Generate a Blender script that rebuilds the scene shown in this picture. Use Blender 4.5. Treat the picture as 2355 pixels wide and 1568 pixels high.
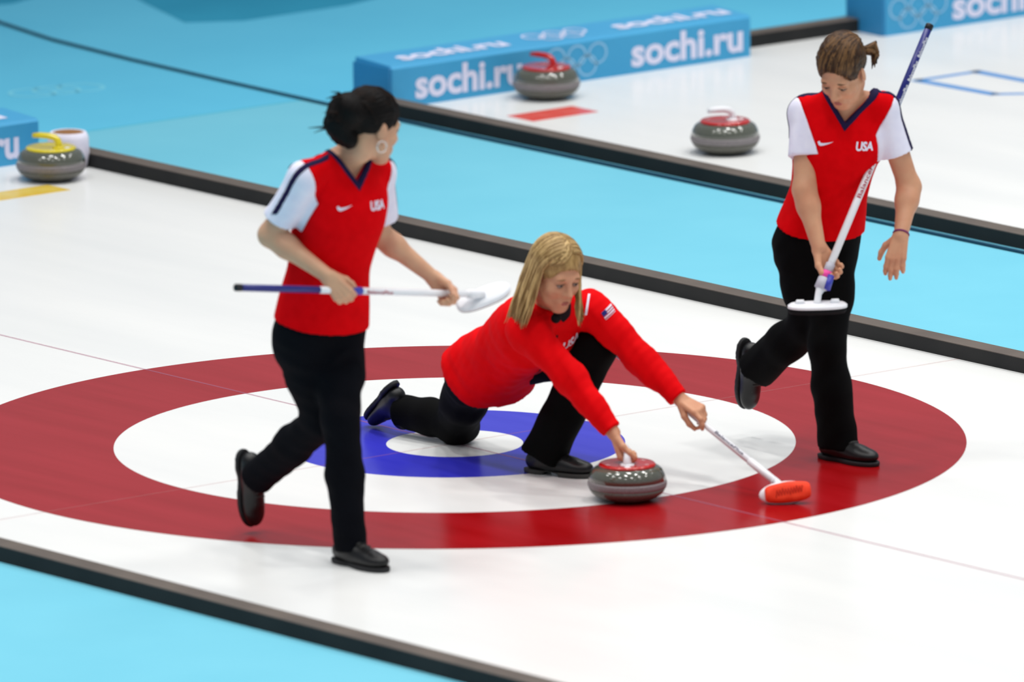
import bpy, math, random
import numpy as np
from mathutils import Matrix, Vector

random.seed(7)
rng = np.random.default_rng(7)
for o in list(bpy.data.objects):
    bpy.data.objects.remove(o)
scene = bpy.context.scene
COL = scene.collection

# ------------------------------------------------------------------ camera
# world: origin at the centre of the house, X along the sheet's centre line, Y across it, Z up (metres)
AZ, EL, ROLL, DIST, FPX = 2.46603898, 0.191810262, -0.00917636263, 49.8169946, 30840.7754
U0, V0 = -1.36349996, 1.35943397
IW, IH = 2355.0, 1568.0
A3 = lambda *v: np.array(v, dtype=np.float64)
VIEW = A3(math.cos(AZ) * math.cos(EL), math.sin(AZ) * math.cos(EL), -math.sin(EL))
CAMP = A3(U0, V0, 0) - VIEW * DIST
_r = A3(math.sin(AZ), -math.cos(AZ), 0)
_u = np.cross(_r, VIEW)
CR = _r * math.cos(ROLL) + _u * math.sin(ROLL)
CU = -_r * math.sin(ROLL) + _u * math.cos(ROLL)
cam_data = bpy.data.cameras.new('camera')
cam = bpy.data.objects.new('camera', cam_data)
COL.objects.link(cam)
M = Matrix.Identity(4)
for i in range(3):
    M[i][0], M[i][1], M[i][2], M[i][3] = CR[i], CU[i], -VIEW[i], CAMP[i]
cam.matrix_world = M
cam_data.sensor_width = 36.0
cam_data.lens = FPX / IW * 36.0
cam_data.clip_start = 1.0
cam_data.clip_end = 300.0
cam_data.dof.use_dof = True
cam_data.dof.focus_distance = DIST - 0.5
cam_data.dof.aperture_fstop = 2.8
scene.camera = cam

# ------------------------------------------------------------------ light
scene.view_settings.view_transform = 'Standard'
scene.view_settings.look = 'None'
scene.view_settings.exposure = 0.0
scene.view_settings.gamma = 1.0
scene.view_settings.use_curve_mapping = False
world = bpy.data.worlds.new('arena_air')
scene.world = world
world.use_nodes = True
world.node_tree.nodes['Background'].inputs[0].default_value = (0.80, 0.88, 1.0, 1)
world.node_tree.nodes['Background'].inputs[1].default_value = 0.315
LAMP_W = 72.5
for lx in (-4.4, -0.4, 3.8, 8.4, 13.0):
    for ly in (-12.0, -7.5, -3.0, 1.5, 6.0, 10.5):
        ld = bpy.data.lights.new('arena_lamp', 'AREA')
        ld.shape = 'RECTANGLE'
        ld.size, ld.size_y = 1.3, 0.5
        ld.energy = LAMP_W * (1.3 if ly > 5 else 1.0)
        ld.color = (1.0, 0.985, 0.95)
        ld.spread = math.radians(105)
        lo = bpy.data.objects.new('arena_lamp', ld)
        lo.location = (lx, ly, 10.0)
        COL.objects.link(lo)

# ------------------------------------------------------------------ geometry of the view, used to place joints
FH = A3(math.cos(AZ), math.sin(AZ), 0)          # away from the camera, level
RH = A3(math.sin(AZ), -math.cos(AZ), 0)         # to the right, level
ZH = A3(0, 0, 1)
def unit(v):
    v = np.asarray(v, float)
    return v / (np.linalg.norm(v) + 1e-12)
def rdz(r, d, z):
    return RH * r + FH * d + ZH * z
def ray(px, py):
    return VIEW + CR * (px - IW / 2) / FPX - CU * (py - IH / 2) / FPX
def ground(px, py, z=0.0):
    v = ray(px, py)
    return CAMP + v * ((z - CAMP[2]) / v[2])
def at(px, py, d, base):
    """photo point at d metres behind the base point"""
    v = ray(px, py)
    return CAMP + v * ((d + (base - CAMP) @ FH) / (v @ FH))

# ------------------------------------------------------------------ materials
def lin(c):
    return tuple((x / 255 / 12.92) if x / 255 <= 0.04045 else ((x / 255 + 0.055) / 1.055) ** 2.4 for x in c)
MATS = {}
def mat(name, rgb, rough=0.6, spec=0.5, rgb2=None, nscale=8.0, bump=0.0, bscale=200.0, stretch=None, sheen=0.0, metal=0.0, sss=0.0, coat=0.0, detail=4.0, alpha=1.0, strands=False):
    if name in MATS:
        return MATS[name]
    m = bpy.data.materials.new(name)
    m.use_nodes = True
    nt = m.node_tree
    b = nt.nodes['Principled BSDF']
    b.inputs['Base Color'].default_value = (*lin(rgb), 1)
    b.inputs['Roughness'].default_value = rough
    b.inputs['Specular IOR Level'].default_value = spec
    b.inputs['Metallic'].default_value = metal
    b.inputs['Alpha'].default_value = alpha
    if sheen:
        b.inputs['Sheen Weight'].default_value = sheen
    if coat:
        b.inputs['Coat Weight'].default_value = coat
        b.inputs['Coat Roughness'].default_value = 0.08
    if sss:
        b.inputs['Subsurface Weight'].default_value = sss
        b.inputs['Subsurface Radius'].default_value = (0.012, 0.005, 0.003)
        b.inputs['Subsurface Scale'].default_value = 1.0
    tc = nt.nodes.new('ShaderNodeTexCoord')
    mp = nt.nodes.new('ShaderNodeMapping')
    nt.links.new(tc.outputs['Object'], mp.inputs['Vector'])
    if stretch:
        mp.inputs['Scale'].default_value = stretch
    if rgb2:
        n = nt.nodes.new('ShaderNodeTexNoise')
        n.inputs['Scale'].default_value = nscale
        n.inputs['Detail'].default_value = detail
        nt.links.new(mp.outputs['Vector'], n.inputs['Vector'])
        r = nt.nodes.new('ShaderNodeValToRGB')
        r.color_ramp.elements[0].position = 0.32
        r.color_ramp.elements[1].position = 0.68
        r.color_ramp.elements[0].color = (*lin(rgb), 1)
        r.color_ramp.elements[1].color = (*lin(rgb2), 1)
        if strands:
            ge = nt.nodes.new('ShaderNodeNewGeometry')
            ma = nt.nodes.new('ShaderNodeMath'); ma.operation = 'MULTIPLY_ADD'
            ma.inputs[1].default_value = 0.55; 
            nt.links.new(ge.outputs['Random Per Island'], ma.inputs[0])
            mb_ = nt.nodes.new('ShaderNodeMath'); mb_.operation = 'MULTIPLY'; mb_.inputs[1].default_value = 0.5
            nt.links.new(n.outputs['Fac'], mb_.inputs[0]); nt.links.new(mb_.outputs[0], ma.inputs[2])
            nt.links.new(ma.outputs[0], r.inputs['Fac'])
        else:
            nt.links.new(n.outputs['Fac'], r.inputs['Fac'])
        nt.links.new(r.outputs['Color'], b.inputs['Base Color'])
    if bump:
        n2 = nt.nodes.new('ShaderNodeTexNoise')
        n2.inputs['Scale'].default_value = bscale
        n2.inputs['Detail'].default_value = 3.0
        nt.links.new(mp.outputs['Vector'], n2.inputs['Vector'])
        bp = nt.nodes.new('ShaderNodeBump')
        bp.inputs['Strength'].default_value = bump
        bp.inputs['Distance'].default_value = 0.003
        nt.links.new(n2.outputs['Fac'], bp.inputs['Height'])
        nt.links.new(bp.outputs['Normal'], b.inputs['Normal'])
    MATS[name] = m
    return m

m_ice = mat('ice', (238, 238, 236), 0.2, 0.10, (230, 231, 230), 1.2, 0.05, 60, (0.35, 2.2, 1))
m_red_paint = mat('red_paint_in_ice', (150, 9, 13), 0.2, 0.10, (160, 20, 27), 3.0, 0.05, 60, (0.3, 3.0, 1))
m_blue_paint = mat('blue_paint_in_ice', (60, 60, 196), 0.2, 0.10, (50, 50, 188), 3.0, 0.05, 60, (0.3, 3.0, 1))
m_white_paint = mat('white_paint_in_ice', (236, 236, 234), 0.2, 0.10, (229, 230, 229), 1.4, 0.05, 60, (0.35, 2.2, 1))
m_line_red = mat('line_red', (190, 118, 146), 0.25, 0.2, alpha=0.24)
m_line_faint = mat('line_faint', (200, 130, 130), 0.25, 0.2, alpha=0.1)
m_mark_red = mat('mark_red', (226, 62, 48), 0.25, 0.4, (232, 90, 80), 9)
m_mark_yellow = mat('mark_yellow', (232, 190, 50), 0.25, 0.4, (238, 210, 100), 9)
m_mark_blue = mat('mark_blue', (84, 150, 218), 0.25, 0.4)
m_carpet = mat('cyan_carpet', (114, 192, 213), 0.85, 0.2, (109, 188, 210), 1.6, 0.25, 260)
m_carpet_end = mat('cyan_carpet_end', (96, 191, 223), 0.85, 0.2, (92, 187, 220), 1.6, 0.25, 260)
m_patch_dark = mat('teal_patch', (44, 150, 184), 0.85, 0.2, (38, 142, 176), 2.0, 0.25, 260)
m_carpet_ring = mat('pale_carpet_ring', (120, 204, 226), 0.85, 0.2)
m_carpet_seam = mat('carpet_seam', (78, 186, 212), 0.85, 0.2)
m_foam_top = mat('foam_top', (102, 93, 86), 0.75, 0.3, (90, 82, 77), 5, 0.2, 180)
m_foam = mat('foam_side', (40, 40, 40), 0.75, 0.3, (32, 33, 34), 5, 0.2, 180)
m_cable = mat('cable_rubber', (22, 66, 90), 0.5, 0.3)
m_board = mat('banner_blue', (66, 164, 214), 0.45, 0.3, (72, 170, 218), 2)
m_board_dark = mat('banner_blue_deep', (48, 138, 192), 0.45, 0.4)
m_print = mat('banner_print', (232, 232, 255), 0.5, 0.3)
m_print_ring = mat('banner_ring_print', (150, 205, 238), 0.5, 0.3)
m_granite = mat('granite', (104, 102, 94), 0.16, 0.6, (78, 78, 70), 220, 0, 0, None, detail=8)
m_granite_dark = mat('granite_polished', (96, 98, 88), 0.1, 0.7, (76, 80, 70), 240, 0, 0, None, coat=0.4, detail=8)
m_band = mat('granite_band', (146, 140, 142), 0.55, 0.3, (118, 112, 114), 240, 0.2, 300, detail=8)
m_handle_red = mat('handle_red', (190, 16, 12), 0.22, 0.5, coat=0.5)
m_handle_yellow = mat('handle_yellow', (226, 206, 30), 0.22, 0.5, coat=0.5)
m_plastic_white = mat('white_plastic', (238, 238, 242), 0.35, 0.5)
m_plastic_grey = mat('grey_plastic', (186, 184, 196), 0.4, 0.5)
m_print_dark = mat('dark_lettering', (70, 66, 92), 0.5, 0.3)
m_print_redink = mat('red_lettering', (176, 52, 70), 0.5, 0.3)
m_shaft_navy = mat('navy_shaft', (30, 36, 118), 0.3, 0.5)
m_shaft_black = mat('black_grip', (14, 14, 22), 0.5, 0.4)
m_shaft_blue = mat('blue_tape', (56, 62, 170), 0.4, 0.5)
m_pink = mat('pink_tape', (238, 70, 160), 0.4, 0.4)
m_orange = mat('orange_fabric', (255, 74, 40), 0.7, 0.3, (246, 60, 28), 40, 0.3, 300)
m_orange_ink = mat('orange_ink', (196, 40, 20), 0.7, 0.2)
m_pad_black = mat('black_pad', (16, 16, 18), 0.8, 0.2)
m_skin = mat('skin_fair', (214, 166, 132), 0.5, 0.4, (206, 152, 122), 14, 0.05, 300, sss=0.15)
m_skin2 = mat('skin_rosy', (212, 158, 124), 0.5, 0.35, (202, 142, 110), 14, 0.05, 300, sss=0.15)
m_lip = mat('lips', (176, 100, 88), 0.4, 0.45)
m_eye = mat('eye_white', (150, 132, 122), 0.25, 0.5)
m_iris = mat('iris', (54, 40, 34), 0.2, 0.6)
m_brow_dark = mat('brow_brown', (110, 78, 56), 0.8, 0.2)
m_brow_fair = mat('brow_fair', (150, 108, 76), 0.8, 0.2)
m_shirt = mat('red_jersey', (226, 2, 12), 0.85, 0.06, (216, 0, 8), 30, 0.25, 500)
m_jacket = mat('red_jacket', (234, 4, 14), 0.8, 0.08, (226, 2, 10), 24, 0.25, 420)
m_white_cloth = mat('white_cloth', (240, 236, 250), 0.8, 0.2, (232, 228, 246), 24, 0.2, 420)
m_navy_cloth = mat('navy_cloth', (30, 20, 62), 0.8, 0.2)
m_black_collar = mat('black_collar', (18, 12, 20), 0.8, 0.2)
m_trouser_navy = mat('navy_black_trousers', (5, 7, 14), 0.85, 0.1, (3, 4, 10), 12, 0.2, 400)
m_trouser = mat('black_trousers', (4, 4, 5), 0.85, 0.1, (3, 3, 3), 12, 0.2, 400)
m_shoe = mat('black_shoe', (14, 14, 16), 0.38, 0.4)
m_sole = mat('shoe_sole', (34, 34, 36), 0.6, 0.3)
m_sole_grey = mat('shoe_sole_grey', (60, 60, 58), 0.6, 0.3)
m_hair_dark = mat('hair_dark', (30, 16, 9), 0.6, 0.15, (8, 4, 3), 60, 0.4, 220, (1, 1, 0.35), strands=True)
m_hair_brown = mat('hair_brown', (118, 84, 50), 0.5, 0.25, (52, 32, 18), 60, 0.5, 220, (1, 1, 0.4), strands=True)
m_hair_blond = mat('hair_blond', (214, 180, 122), 0.45, 0.3, (128, 96, 52), 70, 0.5, 220, (1, 1, 0.2), strands=True)
m_lash = mat('lash', (52, 34, 26), 0.8, 0.1)
m_hair_root = mat('hair_root', (184, 150, 96), 0.5, 0.3, (140, 108, 62), 60, 0.4, 220, (1, 1, 0.4))
m_silver = mat('silver', (225, 215, 210), 0.25, 0.6, metal=0.7)
m_badge = mat('badge_grey', (110, 110, 116), 0.4, 0.5, metal=0.4)
m_wrist = mat('purple_band', (120, 40, 96), 0.6, 0.3)
m_tub_in = mat('brown_inside', (150, 106, 66), 0.7, 0.2)

# ------------------------------------------------------------------ object helpers
def link(o, parent=None, loc=None):
    COL.objects.link(o)
    if parent is not None:
        o.parent = parent
    if loc is not None:
        o.location = tuple(loc)
    return o
def tag(o, label=None, cat=None, group=None, kind=None):
    if label: o['label'] = label
    if cat: o['category'] = cat
    if group: o['group'] = group
    if kind: o['kind'] = kind
    return o
def empty(name, loc, label=None, cat=None, group=None):
    o = bpy.data.objects.new(name, None)
    o.empty_display_size = 0.1
    link(o, None, loc)
    return tag(o, label, cat, group)
def mesh_obj(name, verts, faces, material, parent=None, origin=(0, 0, 0), smooth=False, label=None):
    """verts are world coordinates; the object is placed relative to origin (its parent's position)"""
    me = bpy.data.meshes.new(name)
    v = np.asarray(verts, float) - np.asarray(origin, float)
    me.from_pydata(v.tolist(), [], [tuple(int(i) for i in f) for f in faces])
    me.materials.append(material)
    if smooth:
        me.shade_smooth()
    me.update()
    o = bpy.data.objects.new(name, me)
    link(o, parent, None if parent is not None else origin)
    if label: o['label'] = label
    return o
class MB:
    def __init__(self): self.v, self.f = [], []
    def add(self, vs, fs):
        n = len(self.v)
        self.v += [tuple(map(float, p)) for p in vs]
        self.f += [tuple(i + n for i in f) for f in fs]
        return self
    def box(self, lo, hi, bev=0.0):
        x0, y0, z0 = lo; x1, y1, z1 = hi
        return self.prism([(x0, y0), (x1, y0), (x1, y1), (x0, y1)], z0, z1, bev)
    def prism(self, poly, z0, z1, bev=0.0):
        n = len(poly)
        rings = []
        c = np.mean(np.array(poly), 0)
        def inset(b):
            return [tuple(np.array(p) - unit(np.array(p) - c) * b * 1.3) for p in poly]
        if bev > 0:
            rings = [(inset(bev), z0), (poly, z0 + bev), (poly, z1 - bev), (inset(bev), z1)]
        else:
            rings = [(poly, z0), (poly, z1)]
        vs = [(p[0], p[1], z) for pl, z in rings for p in pl]
        fs = [tuple(range(n - 1, -1, -1)), tuple(range((len(rings) - 1) * n, len(rings) * n))]
        for k in range(len(rings) - 1):
            for i in range(n):
                j = (i + 1) % n
                fs.append((k * n + i, k * n + j, (k + 1) * n + j, (k + 1) * n + i))
        return self.add(vs, fs)
    def tube(self, pts, rad, n=12, squash=None, up=None, cap=True):
        pts = [np.asarray(p, float) for p in pts]
        rad = rad if hasattr(rad, '__len__') else [rad] * len(pts)
        prev = None
        vs, fs = [], []
        for i, p in enumerate(pts):
            t = unit(pts[min(i + 1, len(pts) - 1)] - pts[max(i - 1, 0)])
            if prev is None:
                a = np.asarray(up, float) if up is not None else (ZH if abs(t[2]) < 0.9 else A3(1, 0, 0))
            else:
                a = prev
            a = unit(a - t * (a @ t)); prev = a
            b = np.cross(t, a)
            for k in range(n):
                w = 2 * math.pi * k / n
                vs.append(p + rad[i] * (a * math.cos(w) * (squash or 1.0) + b * math.sin(w)))
        for i in range(len(pts) - 1):
            for k in range(n):
                k2 = (k + 1) % n
                fs.append((i * n + k, i * n + k2, (i + 1) * n + k2, (i + 1) * n + k))
        if cap:
            fs.append(tuple(range(n - 1, -1, -1)))
            fs.append(tuple((len(pts) - 1) * n + k for k in range(n)))
        return self.add(vs, fs)
    def lathe(self, prof, n=48, c=(0, 0, 0)):
        vs, fs = [], []
        for (r, z) in prof:
            for k in range(n):
                w = 2 * math.pi * k / n
                vs.append((c[0] + r * math.cos(w), c[1] + r * math.sin(w), c[2] + z))
        for i in range(len(prof) - 1):
            for k in range(n):
                k2 = (k + 1) % n
                fs.append((i * n + k, i * n + k2, (i + 1) * n + k2, (i + 1) * n + k))
        fs.append(tuple(range(n - 1, -1, -1)))
        fs.append(tuple((len(prof) - 1) * n + k for k in range(n)))
        return self.add(vs, fs)
    def ring(self, r0, r1, z0, z1, n=160, c=(0, 0)):
        vs, fs = [], []
        for k in range(n):
            w = 2 * math.pi * k / n
            for r, z in ((r0, z0), (r1, z0), (r1, z1), (r0, z1)):
                vs.append((c[0] + r * math.cos(w), c[1] + r * math.sin(w), z))
        for k in range(n):
            k2 = (k + 1) % n
            for i in range(4):
                j = (i + 1) % 4
                fs.append((k * 4 + i, k2 * 4 + i, k2 * 4 + j, k * 4 + j))
        return self.add(vs, fs)
    def ball(self, c, r, n=16, m=10):
        prof = []
        vs, fs = [], []
        for i in range(1, m):
            a = math.pi * i / m
            for k in range(n):
                w = 2 * math.pi * k / n
                vs.append((c[0] + r * math.sin(a) * math.cos(w), c[1] + r * math.sin(a) * math.sin(w), c[2] - r * math.cos(a)))
        for i in range(m - 2):
            for k in range(n):
                k2 = (k + 1) % n
                fs.append((i * n + k, i * n + k2, (i + 1) * n + k2, (i + 1) * n + k))
        b = len(vs)
        vs += [(c[0], c[1], c[2] - r), (c[0], c[1], c[2] + r)]
        for k in range(n):
            k2 = (k + 1) % n
            fs.append((b, k2, k)); fs.append((b + 1, (m - 2) * n + k, (m - 2) * n + k2))
        return self.add(vs, fs)
    def build(self, name, material, parent=None, origin=(0, 0, 0), smooth=False, label=None):
        return mesh_obj(name, self.v, self.f, material, parent, origin, smooth, label)

def text_mesh(s, height, bold=0.0, shear=0.0, spacing=1.0):
    """lettering outline as (verts Nx2, faces) centred on the origin, cap height = height"""
    cu = bpy.data.curves.new('lettering', 'FONT')
    cu.body = s
    cu.align_x = 'CENTER'
    cu.align_y = 'CENTER'
    cu.size = 1.0
    cu.offset = bold
    cu.shear = shear
    cu.space_character = spacing
    cu.resolution_u = 3
    ob = bpy.data.objects.new('lettering', cu)
    COL.objects.link(ob)
    dg = bpy.context.evaluated_depsgraph_get()
    me = bpy.data.meshes.new_from_object(ob.evaluated_get(dg))
    vs = np.array([v.co[:] for v in me.vertices])
    fs = [tuple(p.vertices) for p in me.polygons]
    bpy.data.objects.remove(ob)
    bpy.data.curves.remove(cu)
    bpy.data.meshes.remove(me)
    vs = vs[:, :2]
    lo, hi = vs.min(0), vs.max(0)
    vs = (vs - (lo + hi) / 2) * (height / (hi[1] - lo[1]))
    return vs, fs
def flat_print(name, vs2, fs, o, ex, ey, material, parent, origin, label=None):
    o, ex, ey = A3(*o), A3(*ex), A3(*ey)
    P = o + vs2[:, :1] * ex + vs2[:, 1:] * ey
    return mesh_obj(name, P, fs, material, parent, origin, False, label)
def annulus2(r0, r1, n=40, cx=0.0, cy=0.0, sy=1.0):
    vs, fs = [], []
    for k in range(n):
        w = 2 * math.pi * k / n
        vs += [(cx + r0 * math.cos(w), cy + sy * r0 * math.sin(w)), (cx + r1 * math.cos(w), cy + sy * r1 * math.sin(w))]
    for k in range(n):
        k2 = (k + 1) % n
        fs.append((2 * k, 2 * k + 1, 2 * k2 + 1, 2 * k2))
    return np.array(vs), fs

# ================================================================== THE SETTING
KF = 2.374       # ice edge at the far kerb
KN = -2.36       # ice edge at the near kerb
K2 = 3.99        # face of the neighbouring sheet's kerb
XE = -5.55       # end of the sheets
def slab(name, lo, hi, m, label, parent=None, bev=0.0):
    o = MB().box(lo, hi, bev).build(name, m, parent)
    o['label'] = label
    o['kind'] = 'structure'
    return o
slab('floor_carpet', (-16, -14, -0.06), (14, 18, -0.02), m_carpet, 'cyan carpet covering the arena floor around the ice')
# raised aisles of carpet, level with the ice
XS = -5.97
slab('floor_aisle', (XS, KF + 0.09, -0.02), (14, K2, 0.0), m_carpet, 'cyan carpeted aisle between the two ice sheets')
slab('floor_aisle', (-16, -14, -0.02), (14, KN - 0.09, 0.0), m_carpet, 'cyan carpeted aisle in the near left corner')
slab('floor_end_zone', (-16, K2, -0.02), (XE - 0.25, 18, 0.0), m_carpet_end, 'deeper cyan carpet behind the far boards at the top of the picture')
slab('floor_end_zone', (-16, KF + 0.09, -0.02), (XS, K2, 0.0), m_carpet_end, 'deeper cyan carpet beyond the end of the aisle')
slab('floor_end_zone', (-16, KN - 0.09, -0.02), (XE - 0.25, KF + 0.09, 0.0), m_carpet_end, 'deeper cyan carpet behind the board at the left edge')
ice = slab('floor_ice_sheet', (XE - 0.25, KN - 0.02, -0.04), (14, KF + 0.02, 0.0), m_ice, 'white ice sheet with red and blue house rings')
ice2 = slab('floor_ice_sheet', (XE - 0.25, K2 + 0.02, -0.04), (14, 8.75, 0.0), m_ice, 'white neighbouring ice sheet beyond the cyan aisle')
for nm, r0, r1, mm, lb in (('red_ring', 1.219, 1.829, m_red_paint, 'broad red outer ring'),
                           ('white_ring', 0.61, 1.219, m_white_paint, 'white ring'),
                           ('blue_ring', 0.245, 0.61, m_blue_paint, 'blue inner ring')):
    MB().ring(r0, r1, -0.002, 0.0012, 200).build(nm, mm, ice, label=lb)
MB().lathe([(0.245, -0.002), (0.245, 0.0012)], 96).build('button', m_white_paint, ice, label='white centre button')
MB().box((XE - 0.2, -0.006, 0.0014), (13.9, 0.006, 0.0019)).build('centre_line', m_line_red, ice, label='thin pink centre line')
MB().box((-0.006, KN, 0.0014), (0.006, KF, 0.0019)).build('tee_line', m_line_faint, ice, label='faint pink tee line')
# marks in the ice
def para(name, pts, m, parent, label, z=0.0016):
    n = len(pts)
    return MB().prism([tuple(p[:2]) for p in pts], 0.0, z).build(name, m, parent, label=label)
def ground_rect(cx, cy, hx, hy, ang=0.0):
    c, s = math.cos(ang), math.sin(ang)
    return [(cx + c * a - s * b, cy + s * a + c * b) for a, b in ((-hx, -hy), (hx, -hy), (hx, hy), (-hx, hy))]
para('red_mark', ground_rect(-5.03, 4.52, 0.085, 0.17), m_mark_red, ice2, 'small red rectangle painted near the end boards')
para('yellow_mark', ground_rect(-5.03, 1.80, 0.075, 0.21), m_mark_yellow, ice, 'small yellow rectangle painted near the end boards')
# open blue letter form on the neighbouring sheet: a bar outline
bm = MB()
def bar(p, q, w):
    p, q = A3(*p, 0), A3(*q, 0)
    t = unit(q - p); s = A3(-t[1], t[0], 0) * w / 2
    bm.prism([tuple((p - s)[:2]), tuple((q - s)[:2]), tuple((q + s)[:2]), tuple((p + s)[:2])], 0, 0.0016)
bar((-4.66, 6.14), (-4.17, 6.16), 0.055)
bar((-4.66, 6.46), (-3.95, 6.47), 0.055)
bar((-4.64, 6.13), (-4.64, 6.48), 0.035)
bar((-4.19, 6.15), (-3.97, 6.46), 0.035)
bm.build('blue_lettering', m_mark_blue, ice2, label='open blue outline of a painted letter')
# pale rings and flat darker teal patches laid on the carpet at the end of the hall
endz = bpy.data.objects['floor_end_zone']
rp = MB()
for i in range(3):
    g = ground(75 + 55 * i, 214 - 6 * i)
    rp.ring(0.085, 0.103, 0.0, 0.0016, 48, (g[0], g[1]))
rp.build('pale_rings', m_carpet_ring, bpy.data.objects['floor_end_zone.001'], label='faint pale rings on the carpet')
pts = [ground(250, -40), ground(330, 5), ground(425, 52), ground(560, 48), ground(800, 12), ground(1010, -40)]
para('dark_patch', pts, m_patch_dark, endz, 'darker teal patch on the carpet at the top edge')
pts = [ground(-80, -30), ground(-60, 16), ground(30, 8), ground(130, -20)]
para('dark_patch', pts, m_patch_dark, endz, 'darker teal patch in the top left corner')
MB().box((XS - 0.006, KF + 0.1, 0), (XS + 0.006, K2, 0.0012)).build('carpet_seam', m_carpet_seam, bpy.data.objects['floor_aisle'], label='faint seam in the carpet')

# foam kerbs
def kerb(name, lo, hi, label):
    root = empty(name, ((lo[0] + hi[0]) / 2, (lo[1] + hi[1]) / 2, 0), label, 'kerb', 'black foam kerbs edging the ice')
    x0, y0 = lo; x1, y1 = hi
    h = 0.056
    o = root.location
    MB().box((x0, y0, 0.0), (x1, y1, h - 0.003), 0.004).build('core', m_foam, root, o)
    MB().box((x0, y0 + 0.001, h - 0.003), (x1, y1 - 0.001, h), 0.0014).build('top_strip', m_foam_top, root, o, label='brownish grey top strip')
    return root
kerb('foam_kerb', (XE + 0.1, KF), (14, KF + 0.09), 'black foam kerb along the far side of the near ice sheet')
kerb('foam_kerb', (XE - 0.03, K2), (14, K2 + 0.09), 'black foam kerb of the neighbouring sheet beside the thin cable')
kerb('foam_kerb', (-4.9, KN - 0.09), (14, KN), 'black foam kerb crossing the bottom left corner')
kerb('foam_kerb', (XE - 0.25, 6.0), (XE - 0.16, 6.74), 'short black foam kerb between the two far boards')
cab = MB()
cp = [(-9.2, 4.55, 0.007), (-8.75, 4.31, 0.007), (-8.3, 4.150, 0.007), (-7.8, 4.055, 0.007), (-7.2, 4.005, 0.007), (-6.5, 3.975, 0.007), (-5.8, 3.955, 0.007), (-5.0, 3.935, 0.007), (-3, 3.93, 0.007), (0, 3.925, 0.007), (13.5, 3.925, 0.007)]
cab.tube(cp, 0.0065, 8)
tag(cab.build('floor_cable', m_cable, None, (-8, 4.1, 0), True), 'thin dark cable running along the aisle floor', 'cable')

# advertising boards
def rings_print(s):
    out = []
    for i in range(5):
        cx = (i % 3) * 2.3 - 2.3 if i < 3 else (i - 3) * 2.3 - 1.15
        cy = 0.5 if i < 3 else -0.55
        out.append(annulus2(0.86 * s, 1.06 * s, 36, cx * s, cy * s))
    return out
def board(y0, y1, label, words, ringc, right_end=True):
    H, D = 0.175, 0.24
    org = A3(XE, (y0 + y1) / 2, 0)
    root = empty('advertising_board', org, label, 'board', 'blue advertising boards at the end of the sheets')
    b = MB()
    # bevelled wedge-topped box
    prof = [(0, 0.0), (0, H - 0.012), (-0.012, H), (-D, H + 0.012), (-D - 0.005, 0.0)]
    n = len(prof)
    vs = [(XE + p[0], y, p[1]) for y in (y0, y1) for p in prof]
    fs = [tuple(range(n)), tuple(range(2 * n - 1, n - 1, -1))] + [(i + n, (i + 1) % n + n, (i + 1) % n, i) for i in range(n)]
    b.add(vs, fs)
    b.build('body', m_board, root, org)
    MB().box((XE - D - 0.002, y0 - 0.012, 0.0), (XE - 0.004, y0, H - 0.006), 0.003).build('end_cap', m_board_dark, root, org, label='deeper blue end')
    ey_f, ey_t = A3(0, 0, 1), A3(-1, 0, 0.045)
    for (yc, w, hgt) in words:
        vs2, f2 = text_mesh('sochi.ru', hgt * 1.08, 0.034)
        k = w / (vs2[:, 0].max() - vs2[:, 0].min())
        vs2 = vs2 * np.array([k, 1.0])
        flat_print('lettering', vs2, f2, (XE + 0.0015, yc, 0.088), (0, 1, 0), ey_f, m_print, root, org, 'pale lettering on the front')
        flat_print('lettering', vs2 * np.array([1.0, 0.95]), f2, (XE - 0.125, yc, H + 0.0075), (0, 1, 0), ey_t, m_print, root, org, 'pale lettering on the top')
    for yc in ringc:
        for r2, f2 in rings_print(0.048):
            flat_print('ring_emblem', r2 * np.array([1, 0.9]), f2, (XE + 0.0015, yc, 0.088), (0, 1, 0), ey_f, m_print_ring, root, org)
            flat_print('ring_emblem', r2, f2, (XE - 0.125, yc, H + 0.0075), (0, 1, 0), ey_t, m_print, root, org)
    return root
board(4.10, 6.0, 'blue board with pale lettering and rings behind the red handled stone', [(4.50, 0.56, 0.115), (5.66, 0.60, 0.115)], [5.07])
board(6.74, 8.72, 'blue board with pale lettering cut off at the top right corner', [(7.42, 0.62, 0.115)], [6.92])
board(0.35, 2.30, 'blue board with pale lettering cut off at the left edge', [(1.95, 0.5, 0.115), (0.8, 0.5, 0.115)], [1.36])

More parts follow.
